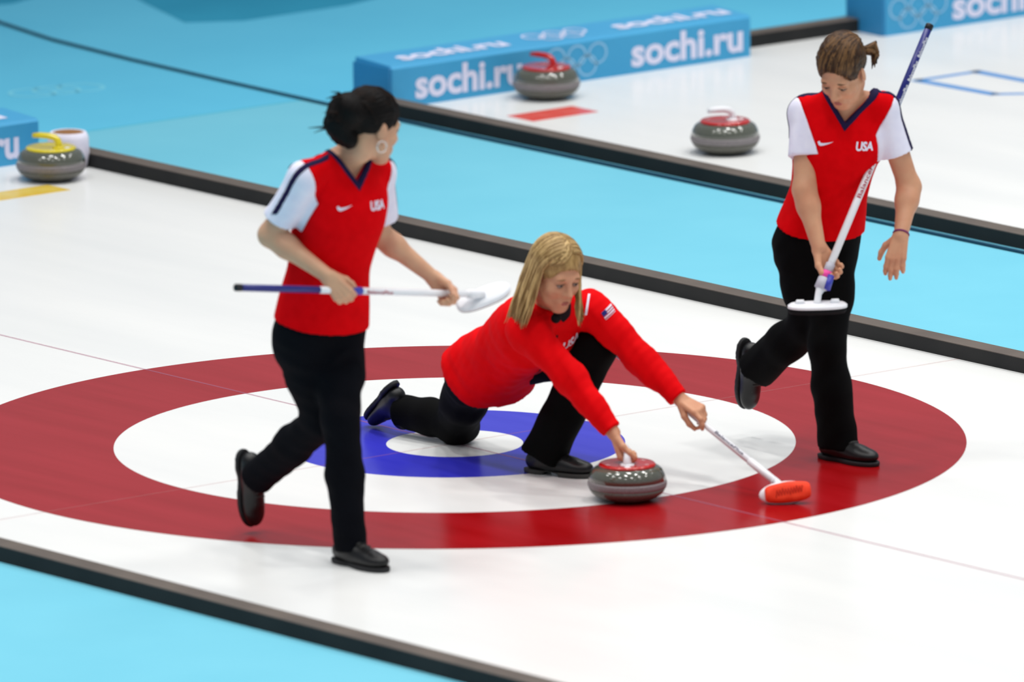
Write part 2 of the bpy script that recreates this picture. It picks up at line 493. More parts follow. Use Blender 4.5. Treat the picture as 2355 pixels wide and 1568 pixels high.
# ================================================================== STONES
def stone(loc, colm, label, lift=0.0, yaw=0.0, letters=True, extra=None):
    root = empty('curling_stone', loc, label, 'curling stone', 'curling stones')
    o = A3(*loc)
    R = 0.139; ZS = 1.08
    class ML(MB):
        def lathe(self, prof, n=48, c=(0, 0, 0)): return MB.lathe(self, [(r, z * ZS) for r, z in prof], n, c)
    low = [(0.058, 0.004), (0.064, 0.0), (0.075, 0.002), (0.105, 0.012), (0.126, 0.026), (0.137, 0.045)]
    mid = [(0.137, 0.045), (0.1388, 0.050), (0.139, 0.056), (0.1388, 0.062), (0.137, 0.068)]
    top = [(0.137, 0.068), (0.132, 0.086), (0.122, 0.103), (0.110, 0.111), (0.095, 0.115)]
    ML().lathe(low, 56, o).build('lower_body', m_granite, root, o, True)
    ML().lathe(mid, 56, o).build('striking_band', m_band, root, o, True, 'matt grey striking band')
    ML().lathe(top, 56, o).build('upper_body', m_granite_dark, root, o, True)
    dz = [(0.1, 0.112), (0.101, 0.118), (0.096, 0.1225), (0.07, 0.120), (0.03, 0.119)]
    ML().lathe(dz, 48, o).build('top_disc', colm, root, o, True, 'coloured plastic cap')
    # goose-neck handle: riser at the front, grip leaning back over the cap
    c, s = math.cos(yaw), math.sin(yaw)
    def L(x, y, z): return o + A3(c * x - s * y, s * x + c * y, z + (0.0095 if z > 0.05 else 0))
    hp = [L(0.032, 0, 0.118), L(0.034, 0, 0.132), L(0.030, 0, 0.148), L(0.016, 0, 0.160), L(-0.010, 0, 0.165), L(-0.045, 0, 0.166), L(-0.075, 0, 0.164)]
    h = MB().tube(hp, [0.019, 0.0155, 0.014, 0.0135, 0.013, 0.0125, 0.010], 14, 0.8).build('handle', extra or colm, root, o, True)
    MB().lathe([(0.026, 0.127), (0.024, 0.134), (0.016, 0.1355)], 24, L(0.03, 0, 0)).build('handle_base', extra or colm, h, o, True)
    if letters:
        MB().lathe([(0.0115, 0.0), (0.0105, 0.0012)], 20, L(0.070, 0, 0.1205)).build('number_disc', m_plastic_white, root, o, False, 'white number disc')
        for a, t in ((1.15, '1'), (-1.15, '1'), (2.3, '1')):
            vs2, f2 = text_mesh('I I', 0.014, 0.02)
            p = L(0.075 * math.cos(a), 0.075 * math.sin(a), 0.1218)
            ex = A3(-math.sin(a + yaw), math.cos(a + yaw), 0); ey = -A3(math.cos(a + yaw), math.sin(a + yaw), 0)
            flat_print('cap_mark', vs2, f2, p, ex, ey, m_plastic_white, root, o)
    return root
SB = ground(1443, 1149)
stone(SB, m_handle_red, 'grey granite stone with red cap under the crouching thrower\'s hand', yaw=math.atan2(-0.62, 0.78), extra=m_plastic_white)
stone(ground(1257, 224), m_handle_red, 'grey stone with red cap in front of the lettered blue board', yaw=0.3)
stone(ground(1668, 350), m_handle_red, 'grey stone with red cap alone on the neighbouring ice', yaw=1.3, extra=m_plastic_white)
stone(ground(118, 412), m_handle_yellow, 'grey stone with yellow cap at the left edge', yaw=0.6)
tb = ground(158, 384)
troot = empty('tub', tb, 'small white rounded tub with brown opening behind the yellow capped stone', 'tub')
MB().lathe([(0.062, 0), (0.074, 0.006), (0.084, 0.06), (0.082, 0.12), (0.072, 0.142), (0.066, 0.144), (0.062, 0.138)], 36, tb).build('shell', m_white_cloth, troot, tb, True)
MB().lathe([(0.064, 0.139), (0.058, 0.1425)], 36, tb).build('opening', m_tub_in, troot, tb, True, 'brown round opening')

# ================================================================== SURFACES FROM DISTANCE FIELDS
def nrm(a):
    return np.sqrt(np.einsum('...i,...i->...', a, a))
def smin(a, b, k):
    h = np.clip(0.5 + 0.5 * (b - a) / k, 0, 1)
    return b + (a - b) * h - k * h * (1 - h)
def smax(a, b, k):
    return -smin(-a, -b, k)
def cap(a, b, r1, r2=None):
    a = np.asarray(a, np.float32); b = np.asarray(b, np.float32)
    r2 = r1 if r2 is None else r2
    ba = b - a; L2 = float(ba @ ba) + 1e-12
    def f(P):
        pa = P - a
        t = np.clip((pa @ ba) / L2, 0, 1)
        return nrm(pa - t[..., None] * ba) - (r1 + (r2 - r1) * t)
    return f
def chain(pts, rad):
    return [cap(pts[i], pts[i + 1], rad[i], rad[i + 1]) for i in range(len(pts) - 1)]
def ell(c, r, R=None):
    """ellipsoid; R rows are the local axes"""
    c = np.asarray(c, np.float32); r = np.asarray(r, np.float32)
    Rm = None if R is None else np.asarray(R, np.float32)
    def f(P):
        q = P - c
        if Rm is not None:
            q = q @ Rm.T
        k0 = nrm(q / r); k1 = nrm(q / (r * r))
        return k0 * (k0 - 1.0) / (k1 + 1e-9)
    return f
def rbox(c, h, R, rr):
    c = np.asarray(c, np.float32); h = np.asarray(h, np.float32) - rr; R = np.asarray(R, np.float32)
    def f(P):
        q = np.abs((P - c) @ R.T) - h
        return nrm(np.maximum(q, 0)) + np.minimum(q.max(-1), 0) - rr
    return f
def half(p, n):
    """negative on the side the normal points away from"""
    p = np.asarray(p, np.float32); n = np.asarray(unit(n), np.float32)
    return lambda P: (P - p) @ n
class SU:
    """smooth union of many fields with per-block culling"""
    def __init__(self, prims, k=0.02): self.prims, self.k = prims, k
    def __call__(self, P):
        k = self.k
        if P.ndim == 3 and P.shape[1] > 1 and len(self.prims) > 3:
            c = P.mean(1)
            rad = nrm(P - c[:, None, :]).max(1)
            dc = np.stack([f(c) for f in self.prims], 0)
            m = dc.min(0)
            D = np.full(P.shape[:2], 10.0, np.float32)
            for i, f in enumerate(self.prims):
                sel = dc[i] < m + 2.3 * rad + 1.2 * k
                if sel.any():
                    D[sel] = smin(D[sel], f(P[sel]), k)
            return D
        D = None
        for f in self.prims:
            d = f(P)
            D = d if D is None else smin(D, d, k)
        return D
def bounded(f, c, R):
    """evaluate f only near its ball; elsewhere the distance to the ball"""
    c = np.asarray(c, np.float32)
    def g(P):
        d = nrm(P - c) - np.float32(R)
        if P.ndim == 3:
            sel = d.min(1) < 0.035
        else:
            sel = d < 0.035
        d = np.maximum(d, 0.03)
        if sel.any():
            d[sel] = f(P[sel])
        return d
    return g
def axis_coords(lo, hi, step, fine):
    """grid lines with a finer step inside the given intervals"""
    out = [lo]
    while out[-1] < hi:
        x = out[-1]; s = step
        for a, b, fs in fine:
            if a - step <= x <= b:
                s = min(s, fs)
        out.append(x + s)
    while len(out) % 8:
        out.append(out[-1] + step)
    return np.array(out, np.float32)
def surface(F, lo, hi, step=0.005, fine=()):
    """naive surface nets on a rectilinear grid, only evaluated near the surface"""
    ax = [axis_coords(lo[i], hi[i], step, [(f[0][i], f[1][i], f[2]) for f in fine]) for i in range(3)]
    n = [len(a) for a in ax]; nb = [k // 8 for k in n]
    bc = [a.reshape(-1, 8) for a in ax]
    cen = [(b[:, 0] + b[:, -1]) / 2 for b in bc]
    hw = [(b[:, -1] - b[:, 0]) / 2 + step for b in bc]
    C3 = np.stack(np.meshgrid(*cen, indexing='ij'), -1).reshape(-1, 3)
    Hh = nrm(np.stack(np.meshgrid(*hw, indexing='ij'), -1).reshape(-1, 3))
    dc = F(C3.reshape(-1, 1, 3))[:, 0].astype(np.float32)
    act = np.where(np.abs(dc) < Hh * 1.3 + 0.006)[0]
    D = np.repeat(np.repeat(np.repeat(dc.reshape(nb), 8, 0), 8, 1), 8, 2)
    Dv = D.reshape(nb[0], 8, nb[1], 8, nb[2], 8)
    bi, bj, bk = np.unravel_index(act, nb)
    for s in range(0, len(act), 3000):
        i, j, k = bi[s:s + 3000], bj[s:s + 3000], bk[s:s + 3000]
        B = len(i)
        P = np.empty((B, 8, 8, 8, 3), np.float32)
        P[..., 0] = bc[0][i][:, :, None, None]
        P[..., 1] = bc[1][j][:, None, :, None]
        P[..., 2] = bc[2][k][:, None, None, :]
        v = F(P.reshape(B, 512, 3)).reshape(B, 8, 8, 8)
        Dv[i, :, j, :, k, :] = v
    S = D < 0
    cnt = np.zeros([k - 1 for k in n], np.uint8)
    for a in (0, 1):
        for b in (0, 1):
            for c in (0, 1):
                cnt += S[a:n[0] - 1 + a, b:n[1] - 1 + b, c:n[2] - 1 + c]
    ci, cj, ck = np.nonzero((cnt > 0) & (cnt < 8))
    N = len(ci)
    idx = np.full(cnt.shape, -1, np.int32); idx[ci, cj, ck] = np.arange(N)
    corn = [(a, b, c) for a in (0, 1) for b in (0, 1) for c in (0, 1)]
    val = {q: D[ci + q[0], cj + q[1], ck + q[2]] for q in corn}
    acc = np.zeros((N, 3)); num = np.zeros(N)
    for q in corn:
        for d in range(3):
            if q[d] == 0:
                q2 = tuple(1 if e == d else q[e] for e in range(3))
                a, b = val[q], val[q2]
                m = (a < 0) != (b < 0)
                t = np.where(m, a / np.where(m, a - b, 1), 0)
                p = np.stack([np.full(N, q[0], float), np.full(N, q[1], float), np.full(N, q[2], float)], -1)
                p[:, d] = t
                acc[m] += p[m]; num[m] += 1
    fr = acc / np.maximum(num, 1)[:, None]
    V = np.empty((N, 3))
    for d, c in enumerate((ci, cj, ck)):
        V[:, d] = ax[d][c] + fr[:, d] * (ax[d][c + 1] - ax[d][c])
    quads = []
    for d in range(3):
        sl0 = [slice(None)] * 3; sl1 = [slice(None)] * 3
        sl0[d] = slice(0, n[d] - 1); sl1[d] = slice(1, n[d])
        e, g = S[tuple(sl0)], S[tuple(sl1)]
        I = np.array(np.nonzero(e != g)).T
        o1, o2 = (d + 1) % 3, (d + 2) % 3
        ok = (I[:, o1] > 0) & (I[:, o2] > 0) & (I[:, o1] < n[o1] - 1) & (I[:, o2] < n[o2] - 1)
        I = I[ok]
        if not len(I): continue
        ids = []
        for (a, b) in ((-1, -1), (0, -1), (0, 0), (-1, 0)):
            J = I.copy(); J[:, o1] += a; J[:, o2] += b
            ids.append(idx[J[:, 0], J[:, 1], J[:, 2]])
        Q = np.stack(ids, -1)
        flip = ~e[I[:, 0], I[:, 1], I[:, 2]]
        Q[flip] = Q[flip][:, ::-1]
        quads.append(Q)
    Q = np.concatenate(quads)
    Q = Q[(Q >= 0).all(1)]
    return V, Q
def surf_obj(name, F, lo, hi, material, parent, origin, step=0.005, fine=(), label=None):
    V, Q = surface(F, lo, hi, step, fine)
    me = bpy.data.meshes.new(name)
    V = V - np.asarray(origin)
    me.vertices.add(len(V)); me.vertices.foreach_set('co', V.astype(np.float32).ravel())
    me.loops.add(len(Q) * 4); me.loops.foreach_set('vertex_index', Q.astype(np.int32).ravel())
    me.polygons.add(len(Q)); me.polygons.foreach_set('loop_start', np.arange(0, len(Q) * 4, 4, dtype=np.int32))
    me.update(calc_edges=True)
    me.validate()
    me.shade_smooth()
    me.materials.append(material)
    o = bpy.data.objects.new(name, me)
    link(o, parent)
    if label: o['label'] = label
    return o
def wrinkle(amp, freq, seed):
    g = np.random.default_rng(seed)
    dirs = [unit(g.normal(size=3)).astype(np.float32) * np.float32(freq * s) for s in (1.0, 1.37, 1.9, 2.6)]
    ph = g.uniform(0, 6.28, 4)
    def f(P):
        a = sum(np.sin(P @ d + p) / (1 + 0.5 * i) for i, (d, p) in enumerate(zip(dirs, ph)))
        return amp * 0.5 * a
    return f

class Torso:
    """body of elliptical sections stacked along the spine; stations: h, shift forward, half width, half depth"""
    def __init__(self, O, top, Lh, Fs, st, off=0.0, hmax=None, wid=1.0):
        self.O = np.asarray(O, np.float32)
        ax = np.asarray(top, float) - O
        self.len = np.linalg.norm(ax)
        self.U = unit(ax)
        Lh = unit(Lh - self.U * (Lh @ self.U))
        Fh_ = np.cross(Lh, self.U)
        Fs = unit(Fs - self.U * (Fs @ self.U))
        psi = math.atan2(-(Fs @ Lh), Fs @ Fh_)
        st = np.array(st, float)
        s = self.len / 0.55
        st[:, 2] *= np.interp(st[:, 0], [0.2, 0.4], [wid, 1.0])
        hs = np.linspace(st[0, 0], st[-1, 0], 160)
        self.hcap = 9.0 if hmax is None else hmax * s
        # smooth the stations a little
        cols = [np.interp(hs, st[:, 0], st[:, i]) for i in (1, 2, 3)]
        ker = np.hanning(17); ker /= ker.sum()
        cols = [np.convolve(np.pad(c, 8, mode='edge'), ker, 'valid') for c in cols]
        self.hs = hs * s
        self.cy, self.a, self.b = cols[0], cols[1] + off, cols[2] + off
        self.psi = psi * np.clip(hs / 0.45, 0, 1)
        self.Lh, self.Fh = Lh.astype(np.float32), Fh_.astype(np.float32)
        self.U = self.U.astype(np.float32)
    def local(self, P):
        q = P - self.O
        h = q @ self.U
        x, y = q @ self.Lh, q @ self.Fh
        ps = np.interp(h, self.hs, self.psi)
        c, s = np.cos(ps), np.sin(ps)
        return x * c + y * s, -x * s + y * c, h
    def __call__(self, P):
        x, y, h = self.local(P)
        cy = np.interp(h, self.hs, self.cy); a = np.interp(h, self.hs, self.a); b = np.interp(h, self.hs, self.b)
        y = y - cy
        e = 2.25
        xa, yb = np.abs(x) / a, np.abs(y) / b
        k = (xa ** e + yb ** e + 1e-9) ** (1 / e)
        g = np.sqrt(((xa / np.maximum(k, 1e-4)) ** (e - 1) / a) ** 2 + ((yb / np.maximum(k, 1e-4)) ** (e - 1) / b) ** 2)
        d = (k - 1) / np.maximum(g, 1.0)
        d = np.maximum(d, np.maximum(self.hs[0] - h, h - min(self.hs[-1], self.hcap)))
        return d.astype(np.float32)

BODY_ST = [(-0.13, 0.0, 0.085, 0.07), (-0.09, -0.005, 0.145, 0.10), (-0.02, -0.010, 0.166, 0.112), (0.06, -0.006, 0.158, 0.106), (0.13, 0.0, 0.138, 0.094),
           (0.20, 0.004, 0.126, 0.088), (0.28, 0.006, 0.134, 0.096), (0.36, 0.012, 0.142, 0.110), (0.42, 0.008, 0.148, 0.102), (0.47, 0.0, 0.148, 0.086),
           (0.505, -0.006, 0.115, 0.070), (0.535, -0.008, 0.075, 0.058), (0.56, -0.008, 0.052, 0.050)]

def frame(F, U):
    F = unit(F); U = unit(np.asarray(U, float) - F * (F @ np.asarray(U, float)))
    return np.cross(U, F), F, U          # left, front, up

def head_prims(o, L, F, U, s=1.0):
    R = np.stack([L, F, U])
    p = lambda x, y, z: o + (L * x + F * y + U * z) * s
    E_ = lambda c, r: ell(p(*c), np.array(r) * s, R)
    pr = [E_((0, -0.014, 0.034), (0.073, 0.092, 0.084)), E_((0, 0.026, -0.030), (0.060, 0.064, 0.078)),
          cap(p(-0.012, 0.066, -0.098), p(0.012, 0.066, -0.098), 0.020 * s),
          cap(p(-0.034, 0.040, -0.078), p(0, 0.060, -0.098), 0.019 * s), cap(p(0.034, 0.040, -0.078), p(0, 0.060, -0.098), 0.019 * s),
          cap(p(-0.054, 0.010, -0.045), p(-0.034, 0.040, -0.078), 0.016 * s), cap(p(0.054, 0.010, -0.045), p(0.034, 0.040, -0.078), 0.016 * s),
          E_((-0.036, 0.056, -0.028), (0.026, 0.026, 0.024)), E_((0.036, 0.056, -0.028), (0.026, 0.026, 0.024)),
          cap(p(-0.034, 0.072, 0.020), p(0.034, 0.072, 0.020), 0.0135 * s)]
    return SU(pr, 0.022 * s), p
def head_field(o, L, F, U, s=1.0):
    base, p = head_prims(o, L, F, U, s)
    R = np.stack([L, F, U])
    nose = SU([cap(p(0, 0.084, 0.012), p(0, 0.104, -0.028), 0.0065 * s, 0.0105 * s), cap(p(-0.010, 0.092, -0.034), p(0.010, 0.092, -0.034), 0.0085 * s), cap(p(0, 0.102, -0.031), p(0, 0.104, -0.030), 0.0105 * s)], 0.008 * s)
    mouth = cap(p(-0.016, 0.078, -0.068), p(0.016, 0.078, -0.068), 0.014 * s)
    sock = [ell(p(x, 0.096, 0.001), A3(0.018, 0.016, 0.0125) * s, R) for x in (-0.031, 0.031)]
    lids_ = SU([cap(p(x - 0.013 * q, 0.077, 0.002), p(x + 0.011 * q, 0.0805, 0.006), 0.008 * s) for x, q in ((-0.031, -1), (0.031, 1))] , 0.004)
    ears = []
    for q in (-1, 1):
        Re = np.stack([unit(L * q * 0.9 - F * 0.35), unit(F * 0.9 + L * q * 0.35), U])
        ears.append(ell(p(q * 0.075, -0.008, -0.012), A3(0.007, 0.018, 0.031) * s, Re))
    def f(P):
        d = base(P)
        for q in sock:
            d = smax(d, -q(P), 0.012 * s)
        d = smin(d, nose(P), 0.012 * s)
        d = smin(d, mouth(P), 0.016 * s)
        for q in ears:
            d = smin(d, q(P), 0.006 * s)
        return d
    return bounded(f, p(0, 0, 0), 0.15 * s), p
def hand_prims(W, fdir, pn, side, curls, thumb, spread=0.0, s=1.0):
    """W wrist point, fdir wrist->knuckles, pn out of the palm, side +1 right hand -1 left; curls: four (a,b,c) bends; thumb: direction weights"""
    fdir = unit(fdir); pn = unit(pn - fdir * (pn @ fdir)); t = np.cross(fdir, pn) * side
    pr = []
    tips = []
    for i, (lx, ln, kb) in enumerate(((0.027, 0.070, 0.086), (0.009, 0.077, 0.089), (-0.009, 0.071, 0.085), (-0.026, 0.055, 0.078))):
        kn = W + (fdir * kb + t * lx) * s
        root = W + (t * lx * 0.55 + fdir * 0.008) * s
        pr.append(cap(root, kn, 0.0150 * s, 0.0115 * s))
        d0 = unit(fdir + t * (lx / 0.027) * spread)
        ang = 0.0; q = kn
        for sg, c, r0, r1 in zip((0.50, 0.29, 0.23), curls[i], (0.0100, 0.0090, 0.0082), (0.0090, 0.0082, 0.0070)):
            ang += c
            dd = d0 * math.cos(ang) + pn * math.sin(ang)
            q2 = q + dd * ln * sg * s
            pr.append(cap(q, q2, r0 * s, r1 * s)); q = q2
        tips.append((q, dd))
    a = W + (fdir * 0.018 + t * 0.018 + pn * 0.006) * s
    for i, (w, ln, r0, r1) in enumerate(zip(thumb, (0.044, 0.032, 0.025), (0.0155, 0.0115, 0.0100), (0.0115, 0.0100, 0.0082))):
        dd = unit(fdir * w[0] + t * w[1] + pn * w[2])
        b = a + dd * ln * s
        pr.append(cap(a, b, r0 * s, r1 * s)); a = b
    return pr, tips
def foot_frame(ankle, toe_dir, up):
    F = unit(toe_dir); U = unit(up - F * (up @ F)); return np.cross(U, F), F, U
def shoe_fields(ankle, toe_dir, up, s=1.0, heel_gap=False):
    """ankle joint 8.5 cm above the sole"""
    L, F, U = foot_frame(ankle, toe_dir, up)
    R = np.stack([L, F, U])
    p = lambda x, y, z: ankle + (L * x + F * y + U * (z - 0.085)) * s
    upper = SU([cap(p(0, -0.045, 0.045), p(0, 0.02, 0.055), 0.034 * s, 0.036 * s), cap(p(0, -0.006, 0.120), p(0, -0.01, 0.05), 0.043 * s, 0.038 * s),
                cap(p(0, 0.02, 0.055), p(0, 0.10, 0.038), 0.036 * s, 0.030 * s),
                ell(p(0.0, 0.125, 0.034), A3(0.043, 0.062, 0.028) * s, R), ell(p(0, 0.06, 0.036), A3(0.038, 0.08, 0.03) * s, R)], 0.02 * s)
    up_cut = half(p(0, 0, 0.016), -U)
    upf = lambda P: np.maximum(upper(P), up_cut(P))
    out = SU([ell(p(0, 0.105, 0.012), A3(0.047, 0.088, 0.05) * s, R), ell(p(0, -0.035, 0.012), A3(0.036, 0.052, 0.05) * s, R), rbox(p(0, 0.04, 0.012), A3(0.030, 0.07, 0.02) * s, R, 0.008)], 0.02)
    a1, a2 = half(p(0, 0, 0.017), U), half(p(0, 0, 0.0), -U)
    gap = rbox(p(0, 0.035, 0.0), A3(0.08, 0.032, 0.012) * s, R, 0.006)
    def sole(P):
        d = np.maximum(np.maximum(out(P), a1(P)), a2(P))
        if heel_gap:
            d = np.maximum(d, -gap(P))
        return d
    return upf, sole, p
def bounds(pts, pad):
    pts = np.array(pts)
    return pts.min(0) - pad, pts.max(0) + pad

def fit_print(vs2, o, ex, ey, direction, F, lift=0.002):
    """lay a flat print onto the surface F along a direction"""
    direction = unit(direction)
    P = (A3(*o) + vs2[:, :1] * ex + vs2[:, 1:] * ey - direction * 0.15).astype(np.float32)
    t = np.zeros(len(P), np.float32)
    for _ in range(40):
        d = F(P + t[:, None] * direction.astype(np.float32)) - lift
        t += np.clip(d * 0.8, -0.02, 0.02)
    return P + t[:, None] * direction
def refine(vs, fs, n):
    """split triangles/quads so that a print can bend"""
    vs = [tuple(v) for v in vs]
    for _ in range(n):
        nf = []; cache = {}
        def mid(a, b):
            k = (min(a, b), max(a, b))
            if k not in cache:
                cache[k] = len(vs); vs.append(tuple((np.array(vs[a]) + np.array(vs[b])) / 2))
            return cache[k]
        for f in fs:
            for i in range(1, len(f) - 1):
                a, b, c = f[0], f[i], f[i + 1]
                ab, bc, ca = mid(a, b), mid(b, c), mid(c, a)
                nf += [(a, ab, ca), (ab, b, bc), (ca, bc, c), (ab, bc, ca)]
        fs = nf
    return np.array(vs), fs
SWOOSH = (np.array([(-0.50, -0.02), (-0.42, -0.20), (-0.28, -0.25), (-0.05, -0.16), (0.25, -0.01), (0.55, 0.17), (0.20, 0.05), (-0.12, -0.03), (-0.30, -0.05), (-0.38, 0.06)]),
          [(0, 1, 9), (1, 2, 8, 9), (2, 3, 7, 8), (3, 4, 6, 7), (4, 5, 6)])

def put_print(name, vs2, fs, o, ex, ey, direction, F, material, parent, origin, label=None, lift=0.002, n=1):
    v, f = refine(vs2, fs, n) if n else (np.array(vs2), fs)
    P = fit_print(v, o, unit(ex), unit(ey), direction, F, lift)
    return mesh_obj(name, P, f, material, parent, origin, False, label)

# ================================================================== BROOMS
def broom_shaft(root, org, p0, p1, zones, r=0.0125):
    """p0 grip end, p1 head end; zones: (t0, t1, material, part name, radius factor)"""
    for t0, t1, m, nm, k in zones:
        a, b = p0 + (p1 - p0) * t0, p0 + (p1 - p0) * t1
        d = unit(b - a); e = 0.002
        MB().tube([a, a + d * e, b - d * e, b], [r * k * 0.85, r * k, r * k, r * k * 0.85], 18).build(nm, m, root, org, True)
def shaft_print(root, org, p0, p1, t0, t1, text, toward, material, r, size, flip=False):
    d = unit(p1 - p0)
    n_ = unit(toward - d * (toward @ d)); s = np.cross(n_, d)
    vs2, fs = text_mesh(text, size, 0.015)
    L_ = np.linalg.norm(p1 - p0)
    want = (t1 - t0) * L_
    vs2 = vs2 * np.array([want / (vs2[:, 0].max() - vs2[:, 0].min()), 1.0])
    v, f = refine(vs2, fs, 1)
    if flip:
        v = -v
    c = p0 + (p1 - p0) * (t0 + t1) / 2
    w = v[:, 1] / r
    P = c + v[:, :1] * d + (np.sin(w)[:, None] * s + np.cos(w)[:, None] * n_) * (r + 0.0008)
    return mesh_obj('shaft_lettering', P, f, material, root, org)

# ================================================================== PEOPLE
GRIP = [(0.75, 1.15, 0.8)] * 4
class Person:
    def __init__(self, label, base, J, Lh, Fs, head, hands, feet, skin, head_s=1.0, wid=1.0):
        self.wid = wid; self.base = base; self.J = J; self.Lh = Lh; self.Fs = Fs
        self.root = empty('person', base, label, 'person', 'curling players on the ice')
        o, F, U = head
        self.hL, self.hF, self.hU = frame(F, U)
        self.ho = o; self.hs = head_s
        hf, self.hp = head_field(o, self.hL, self.hF, self.hU, head_s)
        self.headf = hf
        tor = Torso(J['pelvis'], J['neck'], Lh, Fs, BODY_ST, wid=wid)
        self.tor = tor
        pr = [tor]
        lat = tor.Lh.astype(float)
        for s_, q in (('L', 1), ('R', -1)):
            hip = J['hip' + s_]; kn = J['knee' + s_]; an = J['ankle' + s_]; sh = J['sh' + s_]; el = J['el' + s_]; wr = J['wr' + s_]
            calf = kn * 0.7 + an * 0.3
            pr += chain([hip, kn, calf, an], [0.070, 0.044, 0.044, 0.032])
            pr += chain([sh, el, el * 0.72 + wr * 0.28, wr], [0.046, 0.038, 0.0375, 0.025])
            pr += [cap(J['neck'] * 0.75 + sh * 0.25, sh, 0.040, 0.046)]
        for an, td, up, g in feet:
            L, F2, U2 = foot_frame(an, td, up)
            pr += [cap(an, an - U2 * 0.055 + F2 * 0.09, 0.028, 0.016)]
        pr += [cap(J['neck'], self.hp(0, -0.028, -0.055), 0.050, 0.047), cap(self.hp(0, -0.02, -0.03), self.hp(0, -0.03, -0.09), 0.05, 0.046)]
        main = SU(pr, 0.03)
        hp, fine = [], []
        self.tips = []
        for h in hands:
            p_, tips = hand_prims(*h)
            hp.append(bounded(SU(p_, 0.006), h[0] + unit(h[1]) * 0.07, 0.145)); self.tips.append(tips)
            W = h[0]
            fine.append((W + unit(h[1]) * 0.08 - 0.11, W + unit(h[1]) * 0.08 + 0.11, 0.0030))
        fine.append((o - 0.14, o + 0.14, 0.0026))
        def body(P):
            d = smin(main(P), hf(P), 0.02)
            for f in hp:
                d = smin(d, f(P), 0.010)
            return d
        self.bodyf = body
        pts = list(J.values()) + [o + 0.16 * U, o]
        for h in hands:
            pts.append(h[0] + unit(h[1]) * 0.17)
        for an, td, up, g in feet:
            pts.append(an + unit(td) * 0.12)
        self.lo, self.hi = bounds(pts, 0.14)
        self.body = surf_obj('body', body, self.lo, self.hi, skin, self.root, base, 0.0052, fine, 'bare skin of head, neck, arms and hands')
        # face parts
        p, L, F, U = self.hp, self.hL, self.hF, self.hU
        for q in (-1, 1):
            c = p(q * 0.031, 0.0745, 0.0)
            e = MB().ball(c, 0.0125 * head_s, 18, 12).build('eye', m_eye, self.body, base, True)
        self.feet_parts(feet)
    def eyes(self, look, brow, lid=0.0):
        p, b = self.hp, self.base
        look = unit(look)
        for q in (-1, 1):
            c = p(q * 0.031, 0.0745, 0.0)
            MB().ball(c + look * 0.0068, 0.0072, 14, 10).build('iris', m_iris, self.root, b, True)
            for nm, z0, y, r, m in (('eyelid', 0.0088 - lid, 0.0832, 0.0046, None), ('lower_eyelid', -0.0085, 0.0825, 0.0034, None), ('eyelash', 0.0050 - lid, 0.0864, 0.0016, m_lash), ('eyebrow', 0.0225, 0.0862, 0.0034, brow)):
                ps = []
                ts = np.linspace(-1, 1, 11)
                sg = -1 if nm == 'lower_eyelid' else 1
                for t in ts:
                    out = t * q
                    ps.append(p(q * 0.031 + t * 0.0165, y - 0.010 * max(0, out) ** 2 - 0.003 * max(0, -out) ** 2, z0 + sg * 0.0042 * (1 - out * out) * (1 if nm != 'eyebrow' else 0.8) - 0.002 * out))
                MB().tube(ps, [r * (0.35 + 0.65 * (1 - t * t)) for t in ts], 8).build(nm, m or self.body.data.materials[0], self.root, b, True)
    def lips(self):
        p = self.hp
        R = np.stack([self.hL, self.hF, self.hU])
        F = SU([cap(p(-0.022, 0.0880, -0.0695), p(-0.004, 0.0935, -0.0655), 0.0022, 0.0036), cap(p(0.022, 0.0880, -0.0695), p(0.004, 0.0935, -0.0655), 0.0022, 0.0036),
                cap(p(-0.019, 0.0885, -0.0715), p(-0.006, 0.0922, -0.0740), 0.0022, 0.0042), cap(p(0.019, 0.0885, -0.0715), p(0.006, 0.0922, -0.0740), 0.0022, 0.0042), cap(p(-0.006, 0.0922, -0.0740), p(0.006, 0.0922, -0.0740), 0.0042)], 0.0025)
        c = p(0, 0.085, -0.07)
        surf_obj('lips', F, c - 0.035, c + 0.035, m_lip, self.root, self.base, 0.0022)
    def feet_parts(self, feet):
        for an, td, up, g in feet:
            u, s, p = shoe_fields(an, td, up, 1.0, g)
            c = p(0, 0.05, 0.05)
            sh = surf_obj('shoe', u, c - 0.19, c + 0.19, m_shoe, self.root, self.base, 0.0045)
            L2, F2_, U2_ = foot_frame(an, td, up)
            for k in range(4):
                ly = 0.035 + 0.021 * k; lz = 0.094 - 0.0085 * k
                MB().tube([p(x, ly - 0.004 * (1 if k % 2 else -1) * x / 0.02, lz - 9.0 * x * x) for x in (-0.021, -0.012, 0.0, 0.012, 0.021)], 0.0028, 6).build('lace', m_sole_grey, sh, self.base, True)
            surf_obj('sole', s, c - 0.19, c + 0.19, m_sole_grey if g else m_sole, sh, self.base, 0.0040)
    def trousers(self, material, legs, top_h, wr=0.004, seed=1):
        J = self.J
        T = Torso(J['pelvis'], J['neck'], self.Lh, self.Fs, BODY_ST, 0.010, top_h, self.wid)
        legsf = []
        for s_ in 'LR':
            hip, kn, an = J['hip' + s_], J['knee' + s_], J['ankle' + s_]
            r = legs[s_]
            hemp = an + (kn - an) * r[4]
            mid = kn * 0.55 + an * 0.45
            ch = SU(chain([hip, hip * 0.5 + kn * 0.5, kn, mid, hemp - (kn - an) * 0.08], [r[0], (r[0] + r[1]) / 2 + 0.004, r[1], r[2], r[3]]), 0.03)
            legsf.append((ch, half(hemp, an - kn), cap(mid, an - (kn - an) * 0.2, 0.15)))
        w = wrinkle(wr, 42, seed)
        def f(P):
            d = T(P)
            for ch, e, z in legsf:
                d = smin(d, np.maximum(ch(P), np.where(z(P) < 0, e(P), -1.0)), 0.03)
            return d + w(P)
        self.trof = f
        return surf_obj('trousers', f, self.lo, self.hi, material, self.root, self.base, 0.0060)
